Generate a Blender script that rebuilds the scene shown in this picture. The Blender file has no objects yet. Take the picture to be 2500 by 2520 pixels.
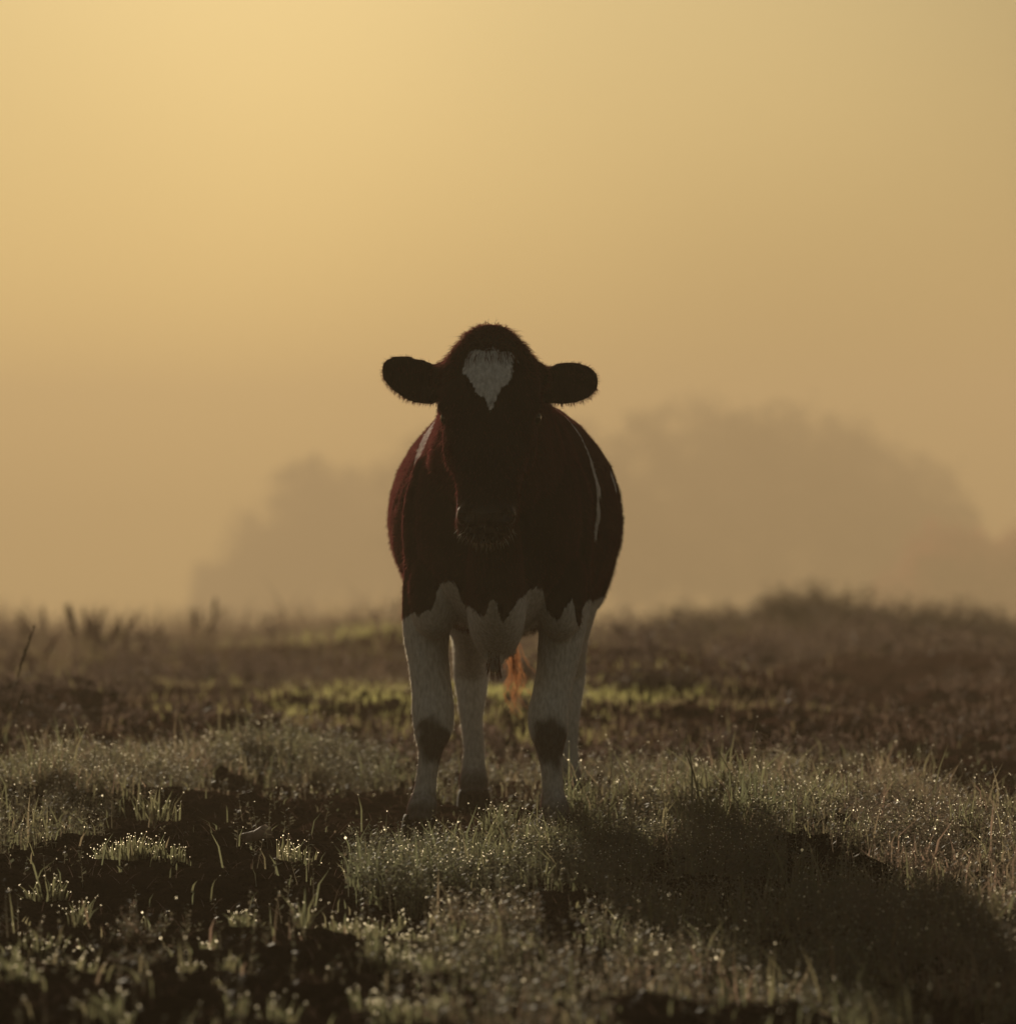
import bpy, math, random
import numpy as np
from mathutils import Vector, Matrix

random.seed(7)
rng = np.random.default_rng(7)
R = math.radians
scene = bpy.context.scene
COL = scene.collection

# ------------------------------------------------------------------ camera, sky, sun, exposure
CAM_H, FPX = 0.85, 14100.0          # camera height; focal length in pixels of a 2500 px wide frame
cam_data = bpy.data.cameras.new('camera')
cam = bpy.data.objects.new('camera', cam_data)
COL.objects.link(cam)
cam.location = (0, 0, CAM_H)
cam.rotation_euler = (R(90), 0, 0)
cam_data.sensor_fit = 'HORIZONTAL'
cam_data.sensor_width = 36.0
cam_data.lens = 36.0 * FPX / 2500.0
cam_data.clip_start = 0.05
cam_data.clip_end = 3000.0
cam_data.dof.use_dof = True
cam_data.dof.focus_distance = 13.9
cam_data.dof.aperture_fstop = 5.2
cam_data.dof.aperture_blades = 0
scene.camera = cam

SKY_W = 8.9
SUN_EL, SUN_AZ = 13.0, -10.0         # azimuth measured from +Y towards +X
world = bpy.data.worlds.new('World')
scene.world = world
world.use_nodes = True
wn, wl = world.node_tree.nodes, world.node_tree.links
wn.clear()
wo = wn.new('ShaderNodeOutputWorld')
bg = wn.new('ShaderNodeBackground')
sky = wn.new('ShaderNodeTexSky')
sky.sky_type = 'NISHITA'
sky.sun_disc = False
sky.sun_elevation = R(SUN_EL)
sky.sun_rotation = R(SUN_AZ)
sky.air_density = 1.2
sky.dust_density = 2.6
sky.ozone_density = 0.8
fog = wn.new('ShaderNodeGamma')     # thick air evens the sky out
fog.inputs[1].default_value = 0.7
tint = wn.new('ShaderNodeMix')      # the morning fog filters the whole sky to gold
tint.data_type = 'RGBA'
tint.blend_type = 'MULTIPLY'
tint.inputs[0].default_value = 1.0
tint.inputs[7].default_value = (1.0, 0.985, 0.79, 1)
wl.new(sky.outputs[0], fog.inputs[0])
wl.new(fog.outputs[0], tint.inputs[6])
wtc = wn.new('ShaderNodeTexCoord')  # uneven brightness put into the whole sky, placed to shift the glow
wnz = wn.new('ShaderNodeTexNoise'); wnz.noise_dimensions = '4D'
wnz.inputs['Scale'].default_value = 6.0; wnz.inputs['Detail'].default_value = 1.5; wnz.inputs['W'].default_value = SKY_W
wmr = wn.new('ShaderNodeMapRange'); wmr.inputs[1].default_value = .3; wmr.inputs[2].default_value = .7
wmr.inputs[3].default_value = .56; wmr.inputs[4].default_value = 1.02
glow_mix = wn.new('ShaderNodeMix'); glow_mix.data_type = 'RGBA'; glow_mix.blend_type = 'MULTIPLY'; glow_mix.inputs[0].default_value = 1.0
wl.new(wtc.outputs['Generated'], wnz.inputs['Vector']); wl.new(wnz.outputs[0], wmr.inputs[0])
wl.new(tint.outputs[2], glow_mix.inputs[6]); wl.new(wmr.outputs[0], glow_mix.inputs[7])
wl.new(glow_mix.outputs[2], bg.inputs[0])
bg.inputs[1].default_value = 0.0515
wl.new(bg.outputs[0], wo.inputs[0])

sun_data = bpy.data.lights.new('sun', 'SUN')
sun_data.energy = 5.0
sun_data.angle = R(1.0)
sun_data.color = (1.0, 0.85, 0.62)
sun = bpy.data.objects.new('sun', sun_data)
COL.objects.link(sun)
sd = Vector((math.sin(R(SUN_AZ)) * math.cos(R(SUN_EL)), math.cos(R(SUN_AZ)) * math.cos(R(SUN_EL)), math.sin(R(SUN_EL))))
sun.rotation_euler = sd.to_track_quat('Z', 'Y').to_euler()
sun.location = sd * 60

vs = scene.view_settings
vs.view_transform = 'Standard'
vs.look = 'None'
vs.exposure = 0.25
vs.gamma = 1.0
vs.use_curve_mapping = False
cy = scene.cycles
cy.max_bounces = 6
cy.diffuse_bounces = 3
cy.glossy_bounces = 2
cy.transmission_bounces = 4
cy.volume_bounces = 0
cy.transparent_max_bounces = 10
cy.sample_clamp_indirect = 4.0
cy.use_denoising = True
cy.denoiser = 'OPENIMAGEDENOISE'
cy.use_adaptive_sampling = False

# ------------------------------------------------------------------ helpers
def tag(o, label=None, cat=None, group=None, kind=None):
    if label: o['label'] = label
    if cat: o['category'] = cat
    if group: o['group'] = group
    if kind: o['kind'] = kind
    return o

def link(o, parent=None):
    COL.objects.link(o)
    if parent is not None: o.parent = parent
    return o

def empty(name, loc=(0, 0, 0), rz=0.0):
    o = bpy.data.objects.new(name, None)
    o.location = loc
    o.rotation_euler = (0, 0, rz)
    o.empty_display_size = 0.1
    return link(o)

def mesh_np(name, V, F, mat=None, smooth=False, attrs=None):
    """V (n,3); F (m,k) with one k for all faces, or a list of such arrays."""
    Fs = F if isinstance(F, list) else [F]
    Fs = [np.asarray(f, dtype=np.int32) for f in Fs if len(f)]
    me = bpy.data.meshes.new(name)
    V = np.asarray(V, dtype=np.float32)
    me.vertices.add(len(V))
    me.vertices.foreach_set('co', V.ravel())
    loops = np.concatenate([f.ravel() for f in Fs])
    tot = np.concatenate([np.full(len(f), f.shape[1], dtype=np.int32) for f in Fs])
    st = np.concatenate([[0], np.cumsum(tot)[:-1]]).astype(np.int32)
    me.loops.add(len(loops))
    me.loops.foreach_set('vertex_index', loops)
    me.polygons.add(len(tot))
    me.polygons.foreach_set('loop_start', st)
    me.polygons.foreach_set('loop_total', tot)
    me.update(calc_edges=True)
    if smooth:
        me.polygons.foreach_set('use_smooth', np.ones(len(tot), dtype=bool))
    for an, av in (attrs or {}).items():
        av = np.asarray(av, dtype=np.float32)
        if av.ndim == 1:
            a = me.attributes.new(an, 'FLOAT', 'POINT'); a.data.foreach_set('value', av)
        else:
            a = me.attributes.new(an, 'FLOAT_COLOR', 'POINT')
            a.data.foreach_set('color', np.concatenate([av, np.ones((len(av), 1), np.float32)], 1).ravel())
    if mat: me.materials.append(mat)
    return me

def obj(name, me, parent=None, loc=None):
    o = bpy.data.objects.new(name, me)
    if loc is not None: o.location = loc
    return link(o, parent)

# numpy value noise
_tab = np.random.default_rng(11).random((256, 256))
def vnoise(x, y):
    xi, yi = np.floor(x).astype(int), np.floor(y).astype(int)
    fx, fy = x - xi, y - yi
    fx, fy = fx * fx * (3 - 2 * fx), fy * fy * (3 - 2 * fy)
    a, b = _tab[xi & 255, yi & 255], _tab[(xi + 1) & 255, yi & 255]
    c, d = _tab[xi & 255, (yi + 1) & 255], _tab[(xi + 1) & 255, (yi + 1) & 255]
    return (a * (1 - fx) + b * fx) * (1 - fy) + (c * (1 - fx) + d * fx) * fy
def fbm(x, y, octv=4):
    s, a, n = 0, 1.0, 0
    for k in range(octv):
        s = s + a * vnoise(x * 2 ** k + 17.3 * k, y * 2 ** k + 5.1 * k); n += a; a *= .5
    return s / n
def sstep(a, b, x):
    t = np.clip((x - a) / (b - a), 0, 1)
    return t * t * (3 - 2 * t)

def at(px, py):
    """ground point seen at a spot of the photograph, on level ground"""
    d = CAM_H * FPX / (py - 1260.0)
    return (px - 1250.0) * d / FPX, d

def far(y0):
    """distance along the gently falling meadow behind the animal"""
    y0 = np.asarray(y0, float)
    return np.where(y0 > 25, 25 + (y0 - 25) * 2.6, y0)
def unfar(y):
    y = np.asarray(y, float)
    return np.where(y > 25, 25 + (y - 25) / 2.6, y)

# ------------------------------------------------------------------ materials
def new_mat(name):
    m = bpy.data.materials.new(name); m.use_nodes = True
    n = m.node_tree.nodes; n.clear()
    return m, n, m.node_tree.links

def mat_leafy(name, cols, transl=0.45, gloss=0.06, rough=0.35, bright=1.0, scale=2.0):
    """thin plant tissue: colour varied by a per-plant attribute, light passing through"""
    m, n, l = new_mat(name)
    out = n.new('ShaderNodeOutputMaterial')
    at_ = n.new('ShaderNodeAttribute'); at_.attribute_name = 'rnd'
    ramp = n.new('ShaderNodeValToRGB')
    els = ramp.color_ramp.elements
    while len(els) < len(cols): els.new(0.5)
    for i, c in enumerate(cols):
        els[i].position = i / max(1, len(cols) - 1)
        els[i].color = (*[v * bright for v in c], 1)
    l.new(at_.outputs['Fac'], ramp.inputs[0])
    df = n.new('ShaderNodeBsdfDiffuse'); tr = n.new('ShaderNodeBsdfTranslucent'); gl = n.new('ShaderNodeBsdfGlossy')
    gl.inputs['Roughness'].default_value = rough
    gl.inputs['Color'].default_value = (.8, .8, .8, 1)
    l.new(ramp.outputs[0], df.inputs[0]); l.new(ramp.outputs[0], tr.inputs[0])
    m1 = n.new('ShaderNodeMixShader'); m1.inputs[0].default_value = transl
    l.new(df.outputs[0], m1.inputs[1]); l.new(tr.outputs[0], m1.inputs[2])
    m2 = n.new('ShaderNodeMixShader'); m2.inputs[0].default_value = gloss
    l.new(m1.outputs[0], m2.inputs[1]); l.new(gl.outputs[0], m2.inputs[2])
    l.new(m2.outputs[0], out.inputs[0])
    return m

M_BLADE = mat_leafy('grass_blade', [(.105, .11, .062), (.14, .135, .072), (.16, .13, .08), (.165, .11, .082)], .8, .05, .4)
M_FAR = mat_leafy('grass_far', [(.36, .34, .13), (.19, .16, .08), (.11, .072, .052), (.068, .044, .036)], .62, .03, .5)
M_DRY = mat_leafy('dry_stalk', [(.05, .035, .025), (.09, .06, .035)], .25, .04)
M_STRAW = mat_leafy('straw', [(.06, .035, .027), (.16, .10, .07)], .4, .05)
M_HERB = mat_leafy('herb_leaf', [(.095, .10, .066), (.13, .113, .075), (.15, .105, .08)], .6, .04, .5)
M_WEED = mat_leafy('weed', [(.065, .046, .040), (.11, .075, .060)], .5, .03, .5)
M_DRYHEAD = mat_leafy('dry_seed_head', [(.10, .06, .05), (.17, .10, .08)], .55, .03, .5)
M_TREE = mat_leafy('tree_leaf', [(.05, .045, .022), (.08, .065, .03)], .35, .02, .5)
M_TREE_RED = mat_leafy('tree_leaf_russet', [(.22, .055, .05), (.32, .08, .07)], .5, .02, .5)

def mat_plain(name, col, rough=.8, noise=None, bump=0.0, bscale=40, spec=.3, var=.4):
    m, n, l = new_mat(name)
    out = n.new('ShaderNodeOutputMaterial'); p = n.new('ShaderNodeBsdfPrincipled')
    p.inputs['Roughness'].default_value = rough
    p.inputs['Specular IOR Level'].default_value = spec
    p.inputs['Base Color'].default_value = (*col, 1)
    l.new(p.outputs[0], out.inputs[0])
    if noise:
        tc = n.new('ShaderNodeTexCoord')
        nz = n.new('ShaderNodeTexNoise'); nz.inputs['Scale'].default_value = noise; nz.inputs['Detail'].default_value = 6
        l.new(tc.outputs['Object'], nz.inputs['Vector'])
        rp = n.new('ShaderNodeValToRGB')
        rp.color_ramp.elements[0].position = .3; rp.color_ramp.elements[1].position = .72
        rp.color_ramp.elements[0].color = (*[c * (1 - var) for c in col], 1)
        rp.color_ramp.elements[1].color = (*[c * (1 + var) for c in col], 1)
        l.new(nz.outputs[0], rp.inputs[0]); l.new(rp.outputs[0], p.inputs['Base Color'])
        if bump:
            n2 = n.new('ShaderNodeTexNoise'); n2.inputs['Scale'].default_value = bscale; n2.inputs['Detail'].default_value = 8
            l.new(tc.outputs['Object'], n2.inputs['Vector'])
            b = n.new('ShaderNodeBump'); b.inputs['Strength'].default_value = bump; b.inputs['Distance'].default_value = .02
            l.new(n2.outputs[0], b.inputs['Height']); l.new(b.outputs[0], p.inputs['Normal'])
    return m

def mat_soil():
    # darker soil in front, redder lighter earth further back
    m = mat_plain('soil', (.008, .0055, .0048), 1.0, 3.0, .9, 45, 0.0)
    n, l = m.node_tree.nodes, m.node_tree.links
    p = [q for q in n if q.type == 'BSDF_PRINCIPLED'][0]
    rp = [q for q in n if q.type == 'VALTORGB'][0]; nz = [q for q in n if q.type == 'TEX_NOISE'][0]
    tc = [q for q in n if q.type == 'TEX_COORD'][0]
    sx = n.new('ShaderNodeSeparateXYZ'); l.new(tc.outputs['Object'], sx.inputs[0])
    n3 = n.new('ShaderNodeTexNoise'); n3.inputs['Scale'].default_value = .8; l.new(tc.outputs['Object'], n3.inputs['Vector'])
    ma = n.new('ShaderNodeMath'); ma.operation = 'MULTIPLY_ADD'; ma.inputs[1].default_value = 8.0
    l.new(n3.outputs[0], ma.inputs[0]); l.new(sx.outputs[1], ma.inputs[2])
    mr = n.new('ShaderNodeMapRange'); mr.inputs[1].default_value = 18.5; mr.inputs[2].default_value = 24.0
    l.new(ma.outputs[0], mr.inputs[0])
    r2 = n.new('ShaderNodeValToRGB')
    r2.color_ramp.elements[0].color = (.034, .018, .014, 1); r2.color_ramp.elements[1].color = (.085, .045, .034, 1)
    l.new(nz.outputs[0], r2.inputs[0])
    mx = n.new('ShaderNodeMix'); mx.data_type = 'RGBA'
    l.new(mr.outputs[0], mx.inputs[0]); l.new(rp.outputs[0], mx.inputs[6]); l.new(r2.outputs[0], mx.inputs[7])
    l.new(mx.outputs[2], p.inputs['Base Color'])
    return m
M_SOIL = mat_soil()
M_CLOD = mat_plain('clod', (.028, .018, .015), 1.0, 30.0, .6, 120, 0.0)
M_STONE = mat_plain('stone_face', (.20, .14, .11), .8, 25.0, .6, 60, .3)
M_BARK = mat_plain('bark', (.04, .03, .022), .9, 4.0, .6, 12)

def mat_dew():
    # clear water: light passes straight through; added translucent layer stands in for sun glint
    m, n, l = new_mat('dew')
    out = n.new('ShaderNodeOutputMaterial')
    tp = n.new('ShaderNodeBsdfTransparent'); tp.inputs[0].default_value = (.8, .8, .8, 1)
    tr = n.new('ShaderNodeBsdfTranslucent'); tr.inputs[0].default_value = (.97, .90, .74, 1)
    ad = n.new('ShaderNodeAddShader')
    l.new(tp.outputs[0], ad.inputs[0]); l.new(tr.outputs[0], ad.inputs[1]); l.new(ad.outputs[0], out.inputs[0])
    return m
M_DEW = mat_dew()

# ------------------------------------------------------------------ terrain
MOUNDS = []     # (x, y, rx, ry, h)
def mound(px, py, rxp, ry, h):
    x, y = at(px, py); k = float(far(y)) / y; y = float(far(y)); MOUNDS.append((x * k, y, rxp * y / FPX, ry * (2.6 if k > 1 else 1), h * k))
mound(1900, 2060, 380, 1.0, .035)
mound(200, 1980, 330, 1.0, .05)
mound(700, 1915, 330, .9, .05)
mound(1480, 1700, 480, 1.5, .14)
mound(1650, 1720, 200, 1.0, .10)
mound(880, 1640, 420, 1.6, .16)
mound(1000, 1650, 150, 1.2, .10)
mound(1760, 1570, 330, 3.0, .13)
mound(1990, 1585, 260, 2.5, .10)
mound(2330, 1600, 420, 3.0, .15)
mound(2250, 1690, 500, 1.6, .16)
mound(250, 1640, 500, 4.0, .05)
mound(120, 1790, 260, 1.4, .10)
mound(450, 1840, 300, .8, .09)
mound(1300, 1590, 500, 3.0, .05)

_hp = np.random.default_rng(5)
PRINTS = [(px_, py_, _hp.uniform(.035, .055), _hp.uniform(.018, .034)) for px_, py_ in zip(_hp.uniform(-1.3, 1.0, 70), _hp.uniform(9.2, 17.5, 70))]
def hgt(x, y):
    x = np.asarray(x, float); y = np.asarray(y, float)
    z = np.zeros_like(x)
    near = 1 - sstep(85, 130, y)
    y0 = unfar(np.minimum(y, 80.0)); kk = np.minimum(y, 80.0) / np.maximum(y0, 1)
    z += near * (fbm(x * 1.3 + 3, y * 1.3, 3) - .5) * .10 * sstep(7, 9.5, y)
    z += near * (fbm(x * 7, y * 7, 2) - .5) * .075
    z += near * (1 - sstep(22, 34, y)) * (fbm(x * 22, y * 22, 2) - .5) * .036
    z += near * kk * sstep(17, 26, y) * (fbm(x / kk * .55 + 9, y0 * .30 + 2, 3) - .5) * .20
    z *= 1 - .8 * np.exp(-(x / .55) ** 4 - ((y - 14.9) / .9) ** 4)
    sel = y < 18.2
    if sel.any():
        xs_, ys_ = x[sel], y[sel]; dz = np.zeros_like(xs_)
        for hx, hy, hr, hd in PRINTS:
            q = ((xs_ - hx) ** 2 + ((ys_ - hy) * .7) ** 2) / hr ** 2
            dz += -hd * np.exp(-q ** 2) + hd * .45 * np.exp(-((np.sqrt(q) - 1.45) / .35) ** 2)
        z[sel] += dz
    for mx, my, rx, ry, h in MOUNDS:
        z += h * np.exp(-((x - mx) / rx) ** 2 - ((y - my) / ry) ** 2)
    # hollow in the shade of the animal on the right, shallow dip on the left foreground
    z -= .07 * np.exp(-((x - .55) / .45) ** 2 - ((y - 11.2) / 1.2) ** 2)
    z -= .06 * np.exp(-((x + .75) / .5) ** 2 - ((y - 12.0) / 1.0) ** 2)
    z += near * kk * sstep(17, 22, y) * (fbm(x / kk * 1.1 + 50, y0 * .7 + 12, 2) - .5) * .16
    z += np.where(y > 25, CAM_H * (1 - kk), 0) - .0009 * np.clip(y0 - 22, 0, 40) ** 2
    # beyond the crest the meadow falls away into a misty valley
    z -= 14.0 * sstep(72, 190, y)
    z -= .0 * x
    z += .6 * sstep(30, 120, np.abs(x)) * (fbm(x * .03, y * .03, 2) - .3)
    return z

def axis(segs):
    a = []
    for s, e, st in segs:
        a += list(np.arange(s, e, st))
    return np.array(a + [segs[-1][1]])
xs = axis([(-400, -60, 40), (-60, -14, 4), (-14, -8, .5), (-8, -2, .12), (-2, 2, .028), (2, 8, .12), (8, 14, .5), (14, 60, 4), (60, 400, 40)])
ys = axis([(-120, -10, 20), (-10, 6, 1.0), (6, 9, .1), (9, 17, .028), (17, 30, .07), (30, 90, .28), (90, 200, 4), (200, 700, 50)])
GX, GY = np.meshgrid(xs, ys)
GZ = hgt(GX, GY)
nx, ny = len(xs), len(ys)
idx = np.arange(nx * ny).reshape(ny, nx)
F = np.stack([idx[:-1, :-1].ravel(), idx[:-1, 1:].ravel(), idx[1:, 1:].ravel(), idx[1:, :-1].ravel()], 1)
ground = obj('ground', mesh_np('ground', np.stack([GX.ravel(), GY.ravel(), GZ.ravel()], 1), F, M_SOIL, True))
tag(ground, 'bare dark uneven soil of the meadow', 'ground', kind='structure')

# ------------------------------------------------------------------ grass (uncountable turf, dew, clods)
def blades(x, y, z, L, W, lean, az, curve, rnd, attrs=True):
    """curved tapered blades: 5 verts, 3 faces (2 quads joined + tip)"""
    n = len(x)
    dx, dy = np.cos(az), np.sin(az)
    px_, py_ = -dy, dx
    fa = rng.uniform(0, 2 * np.pi, n); sx, sy = np.cos(fa), np.sin(fa) * .5
    sn = np.sqrt(sx ** 2 + sy ** 2); sx, sy = sx / sn, sy / sn
    V = np.zeros((n, 5, 3))
    h1 = .55
    l0 = lean * L * h1; l1 = lean * L + curve * L
    zt = L * np.sqrt(np.clip(1 - (lean + curve) ** 2, .12, 1))
    V[:, 0] = np.stack([x - sx * W / 2, y - sy * W / 2, z - .006], 1)
    V[:, 1] = np.stack([x + sx * W / 2, y + sy * W / 2, z - .006], 1)
    mx, my, mz = x + dx * l0, y + dy * l0, z + zt * (h1 + .06)
    V[:, 2] = np.stack([mx + sx * W * .42, my + sy * W * .42, mz], 1)
    V[:, 3] = np.stack([mx - sx * W * .42, my - sy * W * .42, mz], 1)
    tip = np.stack([x + dx * l1, y + dy * l1, z + zt], 1)
    V[:, 4] = tip
    b = (np.arange(n) * 5)[:, None]
    Q = np.concatenate([b, b + 1, b + 2, b + 3], 1)
    T = np.concatenate([b + 3, b + 2, b + 4], 1)
    return V.reshape(-1, 3), Q, T, np.repeat(rnd, 5), tip

OCT_V = np.array([(1, 0, 0), (-1, 0, 0), (0, 1, 0), (0, -1, 0), (0, 0, 1), (0, 0, -1)], float)
OCT_F = np.array([(0, 2, 4), (2, 1, 4), (1, 3, 4), (3, 0, 4), (2, 0, 5), (1, 2, 5), (3, 1, 5), (0, 3, 5)])
def drops(pts, r):
    n = len(pts)
    V = (pts[:, None, :] + OCT_V[None] * r[:, None, None]).reshape(-1, 3)
    Fd = (OCT_F[None] + (np.arange(n) * 6)[:, None, None]).reshape(-1, 3)
    return V, Fd

# layout of the near turf: ellipses on the ground (x, y, rx, ry, cover, blade length, dryness)
PATCH = []
def patch(px, py, rxp, ryp, cover, L, dry):
    x, y = at(px, py)
    y0, y1 = at(px, py + ryp)[1], at(px, py - ryp)[1]
    PATCH.append((x, (y0 + y1) / 2, rxp * y / FPX, (y1 - y0) / 2, cover, L, dry))
patch(190, 1965, 340, 75, 1.0, .070, .55)
patch(60, 2060, 180, 50, .6, .060, .5)
patch(720, 1915, 280, 42, .95, .055, .45)
patch(1160, 2150, 300, 62, 1.0, .060, .25)
patch(1010, 2185, 150, 55, 1.0, .075, .15)
patch(1420, 2130, 230, 80, .95, .060, .3)
patch(1760, 2050, 380, 100, .8, .085, .6)
patch(2280, 2100, 340, 170, .7, .065, .85)
patch(2350, 2330, 220, 150, .8, .060, .7)
patch(1980, 2330, 330, 190, .6, .055, .4)
patch(1850, 2160, 260, 55, .8, .06, .5)
patch(1620, 2215, 160, 45, .6, .05, .5)
patch(1500, 2440, 380, 62, .5, .045, .7)
patch(1290, 2510, 280, 40, .4, .045, .7)
patch(1660, 2330, 130, 60, .7, .05, .6)
patch(1520, 2290, 120, 40, .5, .045, .5)
patch(1150, 2400, 240, 40, .35, .05, .5)
patch(1190, 2290, 140, 38, .5, .04, .7)
patch(1250, 1950, 500, 36, .35, .04, .6)
patch(1650, 1905, 500, 30, .35, .05, .8)
patch(350, 1900, 300, 30, .6, .06, .8)

def near_cover(x, y):
    c = np.zeros_like(x); L = np.full_like(x, .05); dry = np.full_like(x, .5)
    jx = (fbm(x * 3 + 40, y * 3, 3) - .5)
    for ex, ey, rx, ry, cv, ln, dr in PATCH:
        q = ((x - ex) / rx) ** 2 + ((y - ey) / ry) ** 2 + jx * 1.6
        m = cv * (1 - sstep(.55, 1.15, q))
        up = m > c
        c = np.where(up, m, c); L = np.where(up, ln, L); dry = np.where(up, dr, dry)
    side = sstep(.09, .12, np.abs(x) / y)             # outside the photograph's view the turf just goes on
    c = np.maximum(c, side * sstep(.42, .6, fbm(x * .9, y * .9, 3)) * .8)
    clump = sstep(.42, .60, .62 * fbm(x * 4 + 7, y * 4, 3) + .38 * fbm(x * 15 + 3, y * 15, 2))
    c = c * (.06 + .94 * clump)
    for fx, fy in ((-.23, 14.9), (.125, 14.9), (-.10, 16.3)):
        c = c * (1 - .92 * np.exp(-((x - fx) / .13) ** 2 - ((y - fy) / .38) ** 2))
    c = np.maximum(c, .006)
    return c, L, dry

N = 360000
y = rng.uniform(8.3, 21, N)
x = rng.uniform(-1, 1, N) * (.0887 * y + 1.2)
c, L, dry = near_cover(x, y)
keep = rng.random(N) < c
x, y, L, dry, c = x[keep], y[keep], L[keep], dry[keep], c[keep]
n = len(x)
clen = .25 + 1.5 * sstep(.25, .8, fbm(x * 6 + 60, y * 6 + 8, 3))
Lb = L * clen * rng.uniform(.35, 1.0, n)
tall = rng.random(n) < .13
Lb[tall] *= rng.uniform(1.5, 2.1, int(tall.sum()))
Wb = rng.uniform(.0024, .0060, n)
rn = np.clip(dry * .75 + 1.3 * (fbm(x * 3 + 21, y * 3 + 2, 2) - .5) + rng.normal(0, .2, n), 0, 1)
V, Q, T, ra, tips = blades(x, y, hgt(x, y), Lb, Wb, rng.uniform(0, .45, n), rng.uniform(0, 2 * np.pi, n), rng.uniform(0, .4, n), rn)
g = obj('grass', mesh_np('grass', V, [Q, T], M_BLADE, False, {'rnd': ra}))
tag(g, 'short dewy turf growing in patches around the animal', 'grass', kind='stuff')
dm = rng.random(n) < np.where(tall, .5, .09)
near_tips = tips[dm]
rad = .0008 * np.exp(rng.normal(.15, .42, len(near_tips))) + 0 * rng.uniform(.0006, .0017, len(near_tips)) * np.where(rng.random(len(near_tips)) < .05, 1.6, 1)
DEW = [(near_tips, rad)]

# small leafy herbs through the turf
def sprigs(n, w):
    y = rng.uniform(8.6, 19, n * 4); x = rng.uniform(-1, 1, n * 4) * (.0887 * y + .8)
    c, L, dry = near_cover(x, y)
    k = rng.random(n * 4) < c * w
    x, y, dry = x[k][:n], y[k][:n], dry[k][:n]
    n = len(x); z = hgt(x, y)
    H = rng.uniform(.03, .10, n) * (.6 + .8 * fbm(x * 3, y * 3 + 30, 2))
    la = rng.uniform(0, 2 * np.pi, n); ll = rng.uniform(0, .35, n)
    VV, FF, RR = [], [], []
    K = 8; off = 0
    # stem: slim triangle strip
    bx, by = np.cos(la) * ll * H, np.sin(la) * ll * H
    st = np.zeros((n, 3, 3))
    st[:, 0] = np.stack([x - .0007, y, z - .005], 1); st[:, 1] = np.stack([x + .0007, y, z - .005], 1)
    st[:, 2] = np.stack([x + bx, y + by, z + H], 1)
    stems = (st.reshape(-1, 3), np.arange(n * 3).reshape(-1, 3), np.repeat(np.clip(dry, 0, 1), 3))
    tipsl = []
    for k in range(K):
        t = .25 + .75 * k / (K - 1)
        cx, cy, cz = x + bx * t, y + by * t, z + H * t
        a = rng.uniform(0, 2 * np.pi, n); le = rng.uniform(.007, .017, n) * (1.15 - .5 * t); up = rng.uniform(-.1, .9, n)
        d = np.stack([np.cos(a), np.sin(a), up], 1); d /= np.linalg.norm(d, axis=1)[:, None]
        s = np.stack([-np.sin(a), np.cos(a), rng.uniform(-.5, .5, n)], 1) * (le * .36)[:, None]
        p = np.stack([cx, cy, cz], 1); tip = p + d * le[:, None] * 1.25
        mid = p + d * le[:, None] * .65
        VV.append(np.stack([p, mid + s, tip, mid - s], 1).reshape(-1, 3))
        FF.append((np.arange(n * 4).reshape(-1, 4)) + off); off += n * 4
        RR.append(np.repeat(np.clip(dry * .8 + rng.normal(0, .2, n), 0, 1), 4))
        if k == K - 1 or k == K - 3: tipsl.append(tip[rng.random(n) < .22])
    V = np.concatenate(VV); 
    return V, np.concatenate(FF), np.concatenate(RR), stems, np.concatenate(tipsl)
V, FQ, ra, st, tp = sprigs(36000, 1.0)
ns = len(V)
V = np.concatenate([V, st[0]]); ra = np.concatenate([ra, st[2]])
g = obj('clover', mesh_np('clover', V, [FQ, st[1] + ns], M_HERB, False, {'rnd': ra}))
tag(g, 'tiny leafed herbs mixed through the dewy turf', 'herbs', kind='stuff')
DEW.append((tp, rng.uniform(.0005, .0012, len(tp))))

n = 2200
y = rng.uniform(9, 19, n); x = rng.uniform(-1, 1, n) * (.0887 * y + .8)
c, L, dry = near_cover(x, y); k = rng.random(n) < np.clip(c * 1.2, .03, 1); x, y = x[k], y[k]; n = len(x)
V, Q, T, ra, tp = blades(x, y, hgt(x, y), rng.uniform(.07, .19, n) * rng.uniform(.5, 1, n), rng.uniform(.0009, .0020, n), rng.uniform(0, .6, n), rng.uniform(0, 6.28, n), rng.uniform(-.1, .45, n), rng.random(n))
tag(obj('dead_stems', mesh_np('dead_stems', V, [Q, T], M_DRY, False, {'rnd': ra})), 'wiry dead stems poking out of the turf', 'stems', kind='stuff')
DEW.append((tp[rng.random(n) < .4], None))
# clods and crumbs lying on the bare soil
def clods(n):
    y = rng.uniform(8.6, 24, n); x = rng.uniform(-1, 1, n) * (.0887 * y + .8)
    z = hgt(x, y)
    r = rng.uniform(.003, .012, n) * np.where(rng.random(n) < .07, 2.2, 1) * (y / 13)
    base = OCT_V
    jit = rng.uniform(.5, 1.25, (n, 6, 1))
    sc = np.stack([r * rng.uniform(.8, 1.7, n), r * rng.uniform(.8, 1.6, n), r * rng.uniform(.45, .8, n)], 1)
    V = base[None] * jit * sc[:, None, :]
    a = rng.uniform(0, 6.28, n); ca, sa = np.cos(a)[:, None], np.sin(a)[:, None]
    V = np.stack([V[..., 0] * ca - V[..., 1] * sa, V[..., 0] * sa + V[..., 1] * ca, V[..., 2]], -1)
    V += np.stack([x, y, z + r * .15], 1)[:, None, :]
    Fd = (OCT_F[None] + (np.arange(n) * 6)[:, None, None]).reshape(-1, 3)
    return V.reshape(-1, 3), Fd
V, Fd = clods(14000)
tag(obj('soil_crumbs', mesh_np('soil_crumbs', V, Fd, M_CLOD)), 'loose crumbs and clods of dark soil', 'soil', kind='stuff')

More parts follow.
